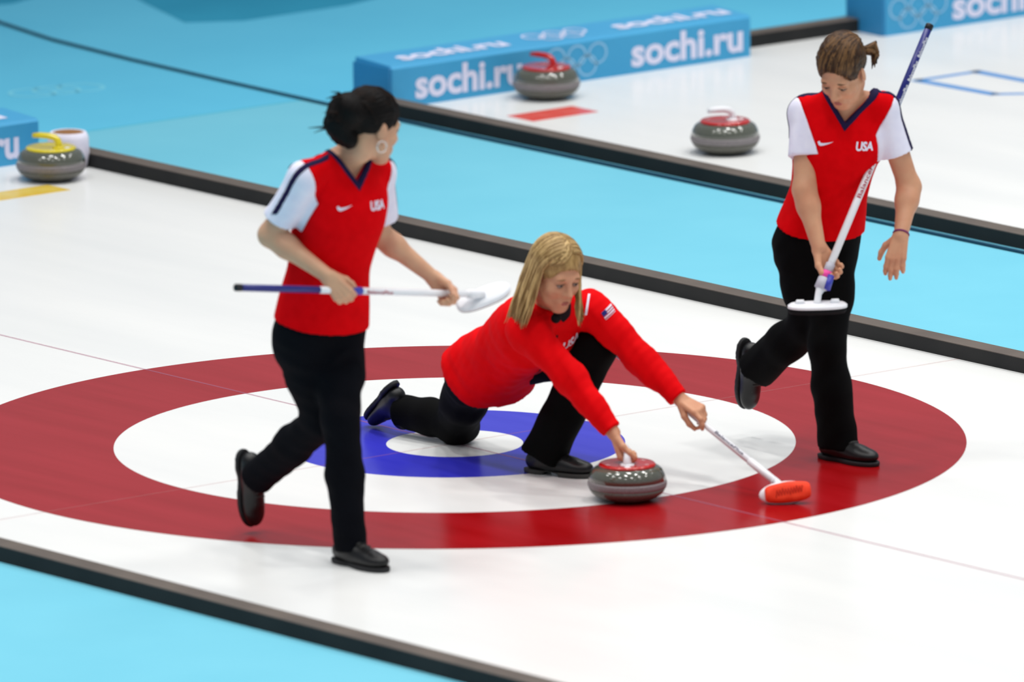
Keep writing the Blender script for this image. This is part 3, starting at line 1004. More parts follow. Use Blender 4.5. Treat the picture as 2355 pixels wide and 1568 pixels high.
    def jersey(self, st, hem_h, sleeve_t, v_h, v_slope, back_h, off=0.015, seam_in=0.012, hem_tilt=0.0, sr=(0.062, 0.068), wr=0.0065, seed=3, stripe_r=0.011, stripe_fwd=0.0):
        J, base = self.J, self.base
        T = Torso(J['pelvis'], J['neck'], self.Lh, self.Fs, st, off, None, self.wid)
        self.jt = T
        pr = [T]
        zones = []
        for s_, q in (('L', 1), ('R', -1)):
            sh, el = J['sh' + s_], J['el' + s_]
            end = sh + (el - sh) * sleeve_t
            pr += [cap(sh, end + unit(el - sh) * 0.05, *sr), cap(J['neck'] * 0.72 + sh * 0.28 , sh, 0.052, 0.058)]
            out = unit((sh - J['neck']) - T.U * float((sh - J['neck']) @ T.U))
            ad = unit(el - sh)
            seam = half(sh - out * seam_in, unit(out * 0.9 + ad * 0.45))
            zones.append((seam, cap(sh, el, 0.086), half(end, ad), s_, out, ad, sh, end))
        U = SU(pr, 0.028)
        w = wrinkle(wr, 24, seed)
        sc = T.len / 0.55
        def shell(P):
            return U(P) + w(P)
        def vneck(P):
            x, y, h = T.local(P)
            fr = (v_h * sc + np.abs(x) * v_slope - h) / math.sqrt(1 + v_slope ** 2)
            bk = back_h * sc - h
            return np.where(y > -0.012, fr, bk)
        def hem(P):
            x, y, h = T.local(P)
            return hem_h * sc - h + hem_tilt * x
        def zone(P, i):
            s = zones[i]
            return np.maximum(np.maximum(-s[0](P), s[1](P)), s[2](P))
        def solid(P):
            return np.maximum(np.maximum(shell(P), -vneck(P)), hem(P))
        self.shirtf = solid
        def bodyf(P):
            d = solid(P)
            for i in (0, 1):
                d = np.maximum(d, -zone(P, i))
                d = np.maximum(d, -np.maximum(np.maximum(-zones[i][2](P), zones[i][1](P) - 0.02), 0.003 - T(P)))
            return d
        lo = np.minimum.reduce([J[k] for k in ('pelvis', 'neck', 'shL', 'shR', 'elL', 'elR', 'hipL', 'hipR')]) - 0.22
        hi = np.maximum.reduce([J[k] for k in ('pelvis', 'neck', 'shL', 'shR', 'elL', 'elR', 'hipL', 'hipR')]) + 0.22
        shirt = surf_obj('shirt', bodyf, lo, hi, m_shirt, self.root, base, 0.0055)
        for i in (0, 1):
            z = zones[i]
            fn = lambda P, i=i, z=z: np.maximum(np.maximum(shell(P) - 0.0004, zone(P, i)), z[2](P))
            surf_obj('sleeve', fn, z[6] - 0.2, z[6] + 0.28, m_white_cloth, shirt, base, 0.0050, label='short white sleeve')
            # navy stripe over the shoulder down to the sleeve hem
            nside = J['neck'] + z[4] * 0.055
            n_ = unit(np.cross(unit(z[6] - nside), unit(z[5] + 1e-3 * z[4])))
            if abs(n_ @ np.cross(z[4], T.U)) < 0.3:
                n_ = unit(np.cross(z[4], T.U.astype(float)))
            outw = unit(z[4] + T.U * 0.5)
            bandp = half(z[6] + unit(self.Fs) * stripe_fwd, n_)
            o2 = half(z[6] - outw * 0.02, -unit(z[4] * 0.8 + T.U * 0.6))
            nk = half(nside, -z[4])
            def stripe(P, bandp=bandp, o2=o2, z=z, nk=nk):
                s = shell(P)
                d = np.maximum(s - 0.0026, -(s + 0.008))
                d = np.maximum(d, np.abs(bandp(P)) - stripe_r)
                d = np.maximum(d, np.maximum(o2(P), z[2](P) - 0.0004))
                return np.maximum(d, np.maximum(nk(P), -vneck(P)))
            surf_obj('shoulder_stripe', stripe, z[6] - 0.25, z[6] + 0.28, m_navy_cloth, shirt, base, 0.0042, label='navy stripe')
        def collar(P):
            s = shell(P); v = vneck(P)
            return np.maximum(np.maximum(s - 0.0035, -(s + 0.016)), np.maximum(-v - 0.001, v - 0.016))
        c = J['neck']
        surf_obj('collar', collar, c - 0.22, c + 0.16, m_navy_cloth, shirt, base, 0.0042, label='navy collar band')
        self.shirt = shirt
        return shirt
    def chest_frame(self):
        T = self.jt
        U = T.U.astype(float)
        F = unit(self.Fs - U * (self.Fs @ U))
        return np.cross(U, F), F, U
    def chest_marks(self, logo_x, word_x, h, patch=True):
        L, F, U = self.chest_frame()
        T = self.jt
        O = T.O.astype(float)
        def spot(x, hh): return O + L * x + U * hh + F * 0.16
        put_print('tick_emblem', SWOOSH[0] * 0.052, SWOOSH[1], spot(logo_x, h), L, U, -F, self.shirtf, m_white_cloth, self.shirt, self.base, 'small white tick emblem')
        vs, fs = text_mesh('USA', 0.032, 0.035, 0.0, 0.95)
        vs = vs * np.array([0.066 / (vs[:, 0].max() - vs[:, 0].min()), 1])
        o = put_print('chest_lettering', vs, fs, spot(word_x, h + 0.002), L, U, -F, self.shirtf, m_white_cloth, self.shirt, self.base, 'white USA lettering')
        return o

def hair_cap(P_, spec):
    """hair hugging the skull around an arched hairline, combed towards a knot"""
    p, L, F, U = P_.hp, P_.hL, P_.hF, P_.hU
    R = np.stack([L, F, U]).astype(np.float32)
    o = np.asarray(P_.ho, np.float32)
    base = ell(p(*spec['c']), spec['r'], R)
    face = ell(p(*spec['face'][0]), spec['face'][1], R)
    nape = half(p(0, -0.09, spec['nape']), -(F * -0.35 + U * 0.94))
    kn = np.array(spec['knot'], np.float32)
    lumps = SU([ell(p(*c), r, R) for c, r in spec['lumps']], 0.02) if spec['lumps'] else None
    earcut = [ell(p(q * 0.085, 0.000, -0.022), A3(0.03, 0.026, 0.040), R) for q in (-1, 1)]
    ga, gn = spec['groove']
    w = wrinkle(spec.get('rough', 0.003), 70, 11)
    def f(P):
        q = (P - o) @ R.T - kn
        phi = np.arctan2(q[..., 0], q[..., 2])
        g = ga * (np.sin(phi * gn + 6 * np.sin(q[..., 1] * 30)) + 0.6 * np.sin(phi * gn * 2.3 + 1.0 + q[..., 1] * 40))
        d = base(P)
        d = smax(d, -face(P), 0.008)
        d = smax(d, nape(P), 0.012)
        for e in earcut:
            d = smax(d, -e(P), 0.010)
        if lumps is not None:
            d = smin(d, lumps(P), 0.014)
        return d + g + w(P)
    return f
def on_skull(P_, spec, x, y, z, k=1.0):
    """push a head-local direction out to the hair surface"""
    c = np.array(spec['c']); r = np.array(spec['r'])
    v = np.array([x, y, z]) - c
    return P_.hp(*(c + v / np.linalg.norm(v / r) * k))
def combed(P_, spec, parent, material, n, seed, rad=0.0034):
    """strands lying on the cap from the hairline back to the knot"""
    g = np.random.default_rng(seed)
    kn = np.array(spec['knot']); mb = MB()
    fc, fr = np.array(spec['face'][0]), np.array(spec['face'][1])
    for i in range(n):
        a = math.pi * (i + g.uniform(0, 1)) / n
        st = fc + fr * np.array([-math.cos(a) * 1.0, -0.12 + g.normal() * 0.05, math.sin(a)]) * 1.02
        if st[2] < -0.005: st[2] = -0.005 + abs(g.normal()) * 0.01; st[1] = -0.03
        pts = []
        for t in np.linspace(0, 1, 8):
            v = st + (kn - st) * t + np.array([0, 0, 0.05 * math.sin(math.pi * t)]) + g.normal(size=3) * 0.0015
            pts.append(on_skull(P_, spec, *v, k=1.0 + 0.012 * g.uniform(0, 1)))
        rr = rad * g.uniform(0.7, 1.4)
        mb.tube(pts, [rr * 0.35] + [rr] * 6 + [rr * 0.5], 6, 0.7)
    return mb.build('combed_strands', material, parent, P_.base, True)

FW = A3(1, 0, 0)
UPV = A3(0, 0, 1)
def straighten(F, U=UPV): return unit(U - unit(F) * (U @ unit(F)))
def seg_at(p0, p1, px):
    """point on a segment that shows at photo column px"""
    a, b = 0.0, 1.0
    f = lambda t: IW / 2 + FPX * ((p0 + (p1 - p0) * t - CAMP) @ CR) / ((p0 + (p1 - p0) * t - CAMP) @ VIEW) - px
    for _ in range(50):
        m = (a + b) / 2
        if f(a) * f(m) <= 0: b = m
        else: a = m
    return p0 + (p1 - p0) * a, a

# ------------------------------------------------------------------ sweeper walking at the left, looking away
b1 = ground(838, 1316)
q = lambda x, y, d: at(x, y, d, b1)
broom1_p0, broom1_p1 = q(541, 661, -0.20), q(1085, 676, 0.46)
J = {}
J['pelvis'], J['neck'] = q(735, 762, 0.30), q(797, 362, 0.20)
Lh1 = rdz(0.80, 0.60, 0)
J['hipL'], J['hipR'] = J['pelvis'] + Lh1 * 0.085, J['pelvis'] - Lh1 * 0.085
J['kneeL'] = q(783, 965, 0.17); J['ankleL'] = ground(806, 1298) + ZH * 0.085
tip = ground(588, 1226) + ZH * 0.02
fR = unit(rdz(0.10, 0.05, -0.97)); uR = unit(rdz(0.63, -0.70, 0.15))
J['ankleR'] = tip - fR * 0.187 + uR * 0.055
J['kneeR'] = q(742, 965, 0.34)
J['shL'], J['shR'] = q(872, 398, 0.30), q(702, 408, 0.09)
J['elL'] = q(868, 535, 0.40); J['elR'] = q(622, 540, 0.16)
hr, _ = seg_at(broom1_p0, broom1_p1, 783); hl, _ = seg_at(broom1_p0, broom1_p1, 1018)
fdR, pnR = unit(rdz(0.62, -0.1, -0.75)), unit(rdz(0.0, 0.95, -0.1))
fdL, pnL = unit(rdz(0.62, 0.0, -0.70)), unit(rdz(-0.25, -0.9, -0.1))
WR = hr - pnR * 0.030 - fdR * 0.068; WL = hl - pnL * 0.030 - fdL * 0.068
J['wrR'], J['wrL'] = WR, WL
hd1 = q(856, 289, 0.17)
F1 = unit(rdz(0.76, 0.55, -0.26))
P1 = Person('woman in red shirt walking at left with broom across her waist, head turned away', b1, J, Lh1, rdz(0.55, -0.83, -0.1),
            (hd1, F1, straighten(F1, rdz(0.05, 0.0, 1))),
            [(WR, fdR, pnR, 1, [(0.9, 1.1, 0.7)] * 4, [(0.75, 0.45, 0.45), (0.75, 0.15, 0.7), (0.6, 0.0, 0.9)]),
             (WL, fdL, pnL, -1, [(0.9, 1.1, 0.7)] * 4, [(0.75, 0.45, 0.45), (0.75, 0.15, 0.7), (0.6, 0.0, 0.9)])],
            [(J['ankleL'], rdz(0.66, -0.75, 0), ZH, False), (J['ankleR'], fR, uR, False)], m_skin, wid=0.95)
P1.trousers(m_trouser_navy, {'L': (0.086, 0.066, 0.060, 0.058, -0.08), 'R': (0.086, 0.068, 0.064, 0.060, -0.04)}, 0.09)
SH_ST = [(-0.10, -0.004, 0.176, 0.130), (-0.03, -0.006, 0.172, 0.124), (0.06, -0.004, 0.156, 0.110), (0.13, 0.0, 0.144, 0.102), (0.20, 0.004, 0.136, 0.096), (0.28, 0.006, 0.138, 0.100),
         (0.36, 0.012, 0.144, 0.112), (0.42, 0.008, 0.150, 0.104), (0.47, 0.0, 0.148, 0.088), (0.505, -0.006, 0.115, 0.072), (0.535, -0.008, 0.078, 0.060), (0.56, -0.008, 0.055, 0.052)]
P1.jersey(SH_ST, 0.030, 0.74, 0.500, 1.25, 0.535, sr=(0.058, 0.064), hem_tilt=-0.05, off=0.020, seam_in=0.004)
P1.chest_marks(-0.060, 0.072, 0.435 * P1.jt.len / 0.55)
P1.eyes(F1, m_brow_dark)
P1.lips()
hs1 = dict(c=(0, -0.022, 0.040), r=(0.084, 0.105, 0.093), face=((0, 0.085, -0.045), (0.074, 0.085, 0.108)), nape=-0.055, knot=(0, -0.13, 0.03), groove=(0.0012, 34),
    lumps=[((0, -0.115, 0.030), (0.066, 0.062, 0.068)), ((0.01, -0.140, 0.0), (0.05, 0.045, 0.062)), ((0, -0.115, -0.04), (0.045, 0.04, 0.045)), ((-0.03, -0.095, -0.062), (0.022, 0.022, 0.03))], rough=0.004)
hair1 = surf_obj('hair', hair_cap(P1, hs1), hd1 - 0.22, hd1 + 0.22, m_hair_dark, P1.root, b1, 0.0042, label='dark hair gathered in a loose knot')
combed(P1, hs1, hair1, m_hair_dark, 70, 41)
lk = MB()
for i in range(10):
    a = rng.uniform(-1, 1); z0 = rng.uniform(-0.05, 0.08)
    s0 = P1.hp(0.03 * a, -0.12, z0)
    e = P1.hp(0.05 * a + rng.normal() * 0.01, -0.185 - rng.uniform(0, 0.05), z0 * 1.1 - rng.uniform(-0.03, 0.03))
    m_ = (s0 + e) / 2 + ZH * 0.012
    lk.tube([s0, m_, e], [0.005, 0.004, 0.0008], 6)
lk.build('loose_strands', m_hair_dark, hair1, b1, True)
ep = P1.hp(-0.082, -0.004, -0.060)
er = MB()
er.tube([ep + (P1.hF * math.cos(a) + P1.hU * math.sin(a)) * 0.0195 - P1.hL * 0.004 for a in np.linspace(0, 2 * math.pi, 29)], 0.0026, 8)
er.build('earring', m_silver, P1.root, b1, True, 'pale hoop earring')
bp = q(776, 774, 0.16)
vb, fb = annulus2(0.006, 0.020, 24)
put_print('waist_badge', vb, fb, q(776, 776, 0.05), RH, ZH, FH, P1.trof, m_badge, P1.root, b1, 'small grey badge below the hem', n=0)

br1 = empty('curling_broom', broom1_p0, 'broom with navy and white shaft held level by the walking woman at left', 'broom', 'curling brooms')
broom_shaft(br1, broom1_p0, broom1_p0, broom1_p1, [(0, 0.025, m_shaft_black, 'end_cap', 1.05), (0.025, 0.352, m_shaft_navy, 'grip', 1.0), (0.352, 0.475, m_plastic_white, 'white_section', 0.98), (0.475, 0.53, m_shaft_blue, 'blue_tape', 1.12), (0.53, 1.0, m_plastic_white, 'shaft', 0.98)])
shaft_print(br1, broom1_p0, broom1_p0, broom1_p1, 0.545, 0.655, 'BalancePlus', -FH, m_print_redink, 0.0125, 0.012)
bd = unit(broom1_p1 - broom1_p0)
def brush_head(root, org, c, axis, up, L=0.105, W=0.032, hous=m_plastic_white, pad=m_pad_black, th=0.016, padth=0.012):
    """oval brush head; axis = long direction, up = away from the brushing face"""
    axis = unit(axis); up = unit(up - axis * (up @ axis)); w = np.cross(up, axis)
    def oval(Lx, Wx, n=36):
        return [(Lx * (abs(math.cos(a)) ** 0.75) * math.copysign(1, math.cos(a)), Wx * (abs(math.sin(a)) ** 0.85) * math.copysign(1, math.sin(a))) for a in np.linspace(0, 2 * math.pi, n, endpoint=False)]
    def solid(name, secs, m, label=None, curve=0.0):
        vs, fs = [], []
        n = 36
        for Lx, Wx, z in secs:
            for (x, y) in oval(Lx, Wx, n):
                vs.append(c + axis * x + w * y + up * (z - curve * x * x))
        for k in range(len(secs) - 1):
            for i in range(n):
                j = (i + 1) % n
                fs.append((k * n + i, k * n + j, (k + 1) * n + j, (k + 1) * n + i))
        fs += [tuple(range(n - 1, -1, -1)), tuple((len(secs) - 1) * n + i for i in range(n))]
        return mesh_obj(name, vs, fs, m, root, org, False, label)
    solid('brush_pad', [(L * 0.93, W * 0.9, -padth), (L * 0.98, W, -padth * 0.6), (L * 0.97, W * 0.97, 0)], pad, 'brushing pad')
    h = solid('brush_housing', [(L, W * 1.04, 0), (L, W * 1.04, th * 0.5), (L * 0.92, W * 0.85, th * 0.9), (L * 0.7, W * 0.55, th)], hous, 'plastic brush head')
    return axis, w, up
hc = q(1112, 684, 0.50)
brush_head(br1, broom1_p0, hc, rdz(0.93, 0.2, 0.33), rdz(-0.15, -0.75, 0.65), 0.100, 0.036)
MB().tube([broom1_p1 - bd * 0.02, broom1_p1 + bd * 0.01, hc + rdz(0, -0.01, 0.012)], [0.015, 0.016, 0.013], 14).build('neck_joint', m_plastic_white, br1, broom1_p0, True)

# ------------------------------------------------------------------ sweeper at the right, looking down
b2 = ground(1950, 1070)
q = lambda x, y, d: at(x, y, d, b2)
broom2_p0, broom2_p1 = q(2139, 56, 0.32), q(1887, 664, -0.12)
J = {}
J['pelvis'], J['neck'] = q(1880, 560, 0.22), q(1944, 226, 0.10)
Lh2 = rdz(0.90, 0.32, 0)
J['hipL'], J['hipR'] = J['pelvis'] + Lh2 * 0.070, J['pelvis'] - Lh2 * 0.075
J['kneeL'] = q(1902, 795, 0.08); J['ankleL'] = ground(1926, 1058) + ZH * 0.085
tip = q(1724, 942, 0.50)
fR = unit(rdz(0.02, 0.25, -0.95)); uR = unit(rdz(0.63, -0.70, -0.1))
J['ankleR'] = tip - fR * 0.187 + uR * 0.055
J['kneeR'] = q(1862, 742, 0.20)
J['shL'], J['shR'] = q(2030, 246, 0.12), q(1853, 258, 0.12)
J['elL'] = q(2091, 430, 0.13); J['elR'] = q(1850, 436, 0.02)
J['wrL'] = q(2072, 540, 0.0)
hr, _ = seg_at(broom2_p0, broom2_p1, 1911)
fdR, pnR = unit(rdz(0.50, -0.05, -0.85)), unit(rdz(0.35, -0.9, 0.0))
WR = hr - pnR * 0.030 - fdR * 0.062
J['wrR'] = WR
hd2 = q(1937, 163, -0.01)
F2 = unit(rdz(-0.36, -0.69, -0.62))
P2 = Person('woman in red shirt at right looking down, broom tucked under her arm', b2, J, Lh2, rdz(0.10, -0.97, -0.15),
            (hd2, F2, straighten(F2, rdz(0.04, 0.0, 1))),
            [(WR, fdR, pnR, 1, [(0.75, 0.9, 0.6)] * 4, [(0.75, 0.5, 0.35), (0.85, 0.2, 0.5), (0.9, 0.0, 0.4)]),
             (J['wrL'], unit(rdz(-0.22, -0.25, -0.93)), unit(rdz(0.25, 0.95, 0)), -1, [(0.35, 0.4, 0.25), (0.25, 0.35, 0.2), (0.2, 0.3, 0.2), (0.3, 0.35, 0.25)], [(0.6, 0.7, 0.35), (0.8, 0.4, 0.4), (0.9, 0.15, 0.4)], 0.10)],
            [(J['ankleL'], rdz(0.72, -0.69, 0), ZH, False), (J['ankleR'], fR, uR, False)], m_skin2, wid=0.89)
P2.trousers(m_trouser, {'L': (0.078, 0.066, 0.070, 0.076, -0.10), 'R': (0.080, 0.070, 0.070, 0.074, -0.05)}, 0.12, seed=5)
P2.jersey(SH_ST, 0.062, 0.58, 0.492, 1.15, 0.535, sr=(0.053, 0.060), off=0.017, seed=8, hem_tilt=0.06, seam_in=-0.014, stripe_fwd=0.022)
P2.chest_marks(-0.064, 0.080, 0.425 * P2.jt.len / 0.55)
P2.eyes(unit(F2 + rdz(0, 0, -0.3)), m_brow_dark, 0.006)
P2.lips()
hs2 = dict(c=(0, -0.020, 0.042), r=(0.084, 0.102, 0.095), face=((0, 0.085, -0.040), (0.073, 0.082, 0.110)), nape=-0.05, knot=(0.045, -0.105, 0.055), groove=(0.0016, 30), lumps=[], rough=0.003)
hair2 = surf_obj('hair', hair_cap(P2, hs2), hd2 - 0.22, hd2 + 0.22, m_hair_brown, P2.root, b2, 0.0042, label='brown hair pulled back')
combed(P2, hs2, hair2, m_hair_brown, 90, 42, 0.0038)
pt = MB()
for i in range(30):
    s0 = q(1984 + rng.normal() * 3, 116 + rng.normal() * 4, 0.05 + rng.normal() * 0.012)
    m_ = q(2010 + rng.normal() * 4, 112 + rng.normal() * 7, 0.07 + rng.normal() * 0.015)
    e = q(2012 + rng.normal() * 5, 145 + rng.normal() * 8, 0.07 + rng.normal() * 0.02)
    pt.tube([s0, m_, (m_ + e) / 2 + RH * 0.004, e], [0.008, 0.009, 0.007, 0.001], 6)
pt.build('ponytail', m_hair_brown, hair2, b2, True, 'short stub of ponytail')
wl = J['wrL']; wd = unit(J['wrL'] - J['elL'])
wb = MB(); e1 = unit(np.cross(wd, FH)); e2 = np.cross(wd, e1)
wb.tube([wl - wd * 0.004 + (e1 * math.cos(a) + e2 * math.sin(a)) * 0.0275 for a in np.linspace(0, 2 * math.pi, 29)], 0.0032, 8)
wb.build('wristband', m_wrist, P2.root, b2, True, 'purple wristband')

br2 = empty('curling_broom', broom2_p1, 'upright broom with navy lettered grip held by the woman at right', 'broom', 'curling brooms')
broom_shaft(br2, broom2_p1, broom2_p0, broom2_p1, [(0, 0.02, m_shaft_black, 'end_cap', 1.06), (0.02, 0.33, m_shaft_navy, 'grip', 1.0), (0.33, 0.905, m_plastic_white, 'shaft', 1.0), (0.905, 0.935, m_plastic_grey, 'grey_tape', 1.3), (0.935, 0.96, m_pink, 'pink_tape', 1.55), (0.96, 1.0, m_plastic_grey, 'socket', 1.75)], 0.0135)
for k in range(3):
    shaft_print(br2, broom2_p1, broom2_p0, broom2_p1, 0.05 + 0.09 * k, 0.125 + 0.09 * k, 'BalancePlus', -FH + RH * 0.5, m_plastic_white, 0.0135, 0.012, True)
shaft_print(br2, broom2_p1, broom2_p0, broom2_p1, 0.50, 0.66, 'BalancePlus', -FH, m_print_redink, 0.0135, 0.015, True)
bd = unit(broom2_p1 - broom2_p0)
hc = q(1880, 706, -0.14)
MB().tube([broom2_p1 - bd * 0.01, broom2_p1 + bd * 0.02, hc + ZH * 0.02, hc + ZH * 0.005], [0.019, 0.012, 0.012, 0.020], 14).build('neck_joint', m_plastic_white, br2, broom2_p1, True)
ax_, w_, u_ = brush_head(br2, broom2_p1, hc, rdz(0.98, 0.1, 0.0), rdz(0.05, -0.12, 1.0), 0.106, 0.036, padth=0.020)
for s_ in (-1, 1):
    c_ = hc + ax_ * 0.062 * s_ + u_ * 0.012
    MB().tube([c_ - ax_ * 0.012, c_ - ax_ * 0.009 + u_ * 0.008, c_ + ax_ * 0.009 + u_ * 0.008, c_ + ax_ * 0.012], [0.008, 0.010, 0.010, 0.008], 10).build('screw_boss', m_plastic_white, br2, broom2_p1, True)
tp = broom2_p1 - bd * 0.055
MB().tube([tp + rdz(0.016, -0.014, 0), tp + rdz(0.022, -0.016, -0.0) + bd * 0.055], [0.013, 0.012], 12).build('blue_tape', m_shaft_blue, br2, broom2_p1, True)

# ------------------------------------------------------------------ thrower crouching in the house
b3 = ground(1270, 1088)
q = lambda x, y, d: at(x, y, d, b3)
broom3_p1 = q(1784, 1108, -0.47); _k = q(1415, 810, 0.04); broom3_p0 = broom3_p1 + (_k - broom3_p1) * 1.16
J = {}
J['pelvis'], J['neck'] = q(1132, 845, 0.24), q(1268, 707, -0.17)
Lh3 = unit(rdz(0.72, 0.60, 0.05))
J['hipL'], J['hipR'] = J['pelvis'] + Lh3 * 0.085, J['pelvis'] - Lh3 * 0.085
heel, toe = ground(1208, 1084), ground(1344, 1098)
fdir3 = unit(toe - heel)
J['ankleL'] = heel + fdir3 * 0.085 + ZH * 0.085
J['kneeL'] = q(1370, 800, -0.03)
J['kneeR'] = q(1052, 972, 0.55)
fR = unit(rdz(-0.34, 0.72, -0.60)); uR = unit(rdz(0.55, -0.45, -0.70)); uR = unit(uR - fR * (uR @ fR))
tip = ground(862, 982) + ZH * 0.03
J['ankleR'] = tip - fR * 0.165 + uR * 0.055
J['shL'], J['shR'] = q(1362, 712, -0.05), q(1207, 757, -0.28)
J['elL'] = q(1464, 816, -0.10); J['elR'] = q(1312, 868, -0.37)
# right hand closed on the handle of the stone
gp = SB + rdz(0.0, 0.02, 0.166)
fdR, pnR = unit(rdz(0.28, -0.10, -0.95)), unit(rdz(1.0, 0.0, 0.25))
WR = gp - pnR * 0.026 - fdR * 0.078
J['wrR'] = WR
hl, _ = seg_at(broom3_p0, broom3_p1, 1592)
S3 = unit(broom3_p1 - broom3_p0); ur3 = unit(rdz(0.6, 0.0, 0.8)); ur3 = unit(ur3 - S3 * (ur3 @ S3))
fdL = unit(S3 * 0.85 + ur3 * 0.12); pnL = unit(-ur3 * 0.8 + FH * 0.55); pnL = unit(pnL - fdL * (pnL @ fdL))
WL = hl - pnL * 0.030 - fdL * 0.060
J['wrL'] = WL
hd3 = q(1279, 627, -0.31)
F3 = unit(rdz(0.50, -0.77, -0.40))
U3 = straighten(F3, rdz(0.02, 0.0, 1))
sh_ax = unit(J['shL'] - J['shR']); up3 = unit(J['neck'] - J['pelvis'])
Fs3 = np.cross(sh_ax, up3)
P3 = Person('blonde woman in red jacket crouching in a lunge, hand on the stone', b3, J, Lh3, Fs3, (hd3, F3, U3),
            [(WR, fdR, pnR, 1, [(0.75, 1.25, 0.9)] * 4, [(0.75, 0.5, 0.3), (0.85, 0.2, 0.5), (0.8, 0.0, 0.6)]),
             (WL, fdL, pnL, -1, [(0.35, 0.6, 0.4), (0.7, 1.0, 0.6), (0.85, 1.1, 0.6), (0.95, 1.1, 0.6)], [(0.75, 0.30, 0.60), (0.8, -0.1, 0.65), (0.8, -0.35, 0.5)])],
            [(J['ankleL'], fdir3, ZH, True), (J['ankleR'], fR, uR, False)], m_skin2)
P3.trousers(m_trouser, {'L': (0.090, 0.072, 0.074, 0.084, -0.07), 'R': (0.088, 0.076, 0.064, 0.060, 0.04)}, 0.0, seed=9)
def jacket(P_):
    J = P_.J; base = P_.base
    T = Torso(J['pelvis'], J['neck'], P_.Lh, P_.Fs, SH_ST, 0.022)
    P_.jt = T
    pr = [T]; cuffs = []
    for s_ in 'LR':
        sh, el, wr = J['sh' + s_], J['el' + s_], J['wr' + s_]
        pr += chain([sh, el, wr], [0.066, 0.055, 0.041]) + [cap(J['neck'] * 0.72 + sh * 0.28, sh, 0.056, 0.064)]
        cuffs.append((half(wr - unit(wr - el) * 0.012, wr - el), cap(el * 0.4 + wr * 0.6, wr + unit(wr - el) * 0.1, 0.11)))
    U = SU(pr, 0.032)
    w = wrinkle(0.006, 30, 21); w2 = wrinkle(0.003, 75, 23)
    sc = T.len / 0.55
    n0 = J['neck']; ax = unit(P_.hp(0, -0.03, -0.06) - n0)
    hole = cap(n0 - ax * 0.02, n0 + ax * 0.12, 0.056)
    def shell(P): return U(P) + w(P) + w2(P)
    def f(P):
        d = shell(P)
        for c, z in cuffs:
            d = np.maximum(d, np.where(z(P) < 0, c(P), -1.0))
        x, y, h = T.local(P)
        d = np.maximum(d, -0.035 * sc - h - 0.10 * x)
        return np.maximum(d, -hole(P))
    P_.shirtf = f
    pts = [J[k] for k in ('pelvis', 'neck', 'shL', 'shR', 'elL', 'elR', 'wrL', 'wrR', 'hipL', 'hipR')]
    lo, hi = bounds(pts, 0.16)
    jk = surf_obj('jacket', f, lo, hi, m_jacket, P_.root, base, 0.0055)
    P_.shirt = jk
    c0, c1 = n0 - ax * 0.015, n0 + ax * 0.052
    outer, inner = cap(c0, c1, 0.072, 0.066), cap(c0 - ax * 0.05, c1 + ax * 0.2, 0.060, 0.056)
    e0, e1 = half(c0, -ax), half(c1, ax)
    def col(P): return np.maximum(np.maximum(outer(P), -inner(P)), np.maximum(e0(P), e1(P)))
    surf_obj('collar', col, n0 - 0.16, n0 + 0.16, m_black_collar, jk, base, 0.0042, label='black stand collar')
    return shell
shell3 = jacket(P3)
L_, F_, U_ = P3.chest_frame()
T3 = P3.jt; O3 = T3.O.astype(float); sc3 = T3.len / 0.55
def chest3(x, h): return O3 + L_ * x + U_ * h * sc3 + F_ * 0.16
put_print('tick_emblem', SWOOSH[0] * 0.055, SWOOSH[1], chest3(-0.055, 0.45), L_, U_, -F_, P3.shirtf, m_white_cloth, P3.shirt, b3, 'small white tick emblem')
vs, fs = text_mesh('USA', 0.034, 0.035)
vs = vs * np.array([0.085 / (vs[:, 0].max() - vs[:, 0].min()), 1])
put_print('chest_lettering', vs, fs, chest3(0.075, 0.445), L_, U_, -F_, P3.shirtf, m_white_cloth, P3.shirt, b3, 'white USA lettering')
zp = np.array([(-0.004, -0.16), (0.004, -0.16), (0.004, 0.03), (-0.004, 0.03)]); 
zv = np.array([(sx * 0.004, y) for y in np.linspace(-0.22, 0.04, 14) for sx in (-1, 1)])
zf = [(2 * i, 2 * i + 1, 2 * i + 3, 2 * i + 2) for i in range(13)]
put_print('zip', zv, zf, chest3(0.0, 0.46), L_, U_, -F_, P3.shirtf, m_black_collar, P3.shirt, b3, 'dark front zip', n=0)
# flag patch on the left sleeve
sd3 = unit(P3.J['elL'] - P3.J['shL'])
fc = q(1399, 716, -0.10)
def quad2(w, h, ox=0.0, oy=0.0): return np.array([(ox - w / 2, oy - h / 2), (ox + w / 2, oy - h / 2), (ox + w / 2, oy + h / 2), (ox - w / 2, oy + h / 2)]), [(0, 1, 2, 3)]
ex_, ey_ = unit(rdz(0.75, 0.2, 0.55)), unit(rdz(-0.5, 0.1, 0.8))
v4, f4 = quad2(0.044, 0.030); pf = put_print('flag_patch', v4, f4, fc, ex_, ey_, FH, P3.shirtf, m_white_cloth, P3.shirt, b3, 'small flag patch on the sleeve', n=3)
v4, f4 = quad2(0.018, 0.016, -0.013, 0.007); put_print('flag_canton', v4, f4, fc, ex_, ey_, FH, P3.shirtf, m_shaft_navy, pf, b3, None, 0.003, 3)
for k in range(3):
    v4, f4 = quad2(0.044 if k else 0.026, 0.004, 0.0 if k else 0.009, -0.011 + 0.0085 * (2 - k)); put_print('flag_stripe', v4, f4, fc, ex_, ey_, FH, P3.shirtf, m_print_redink, pf, b3, None, 0.003, 3)
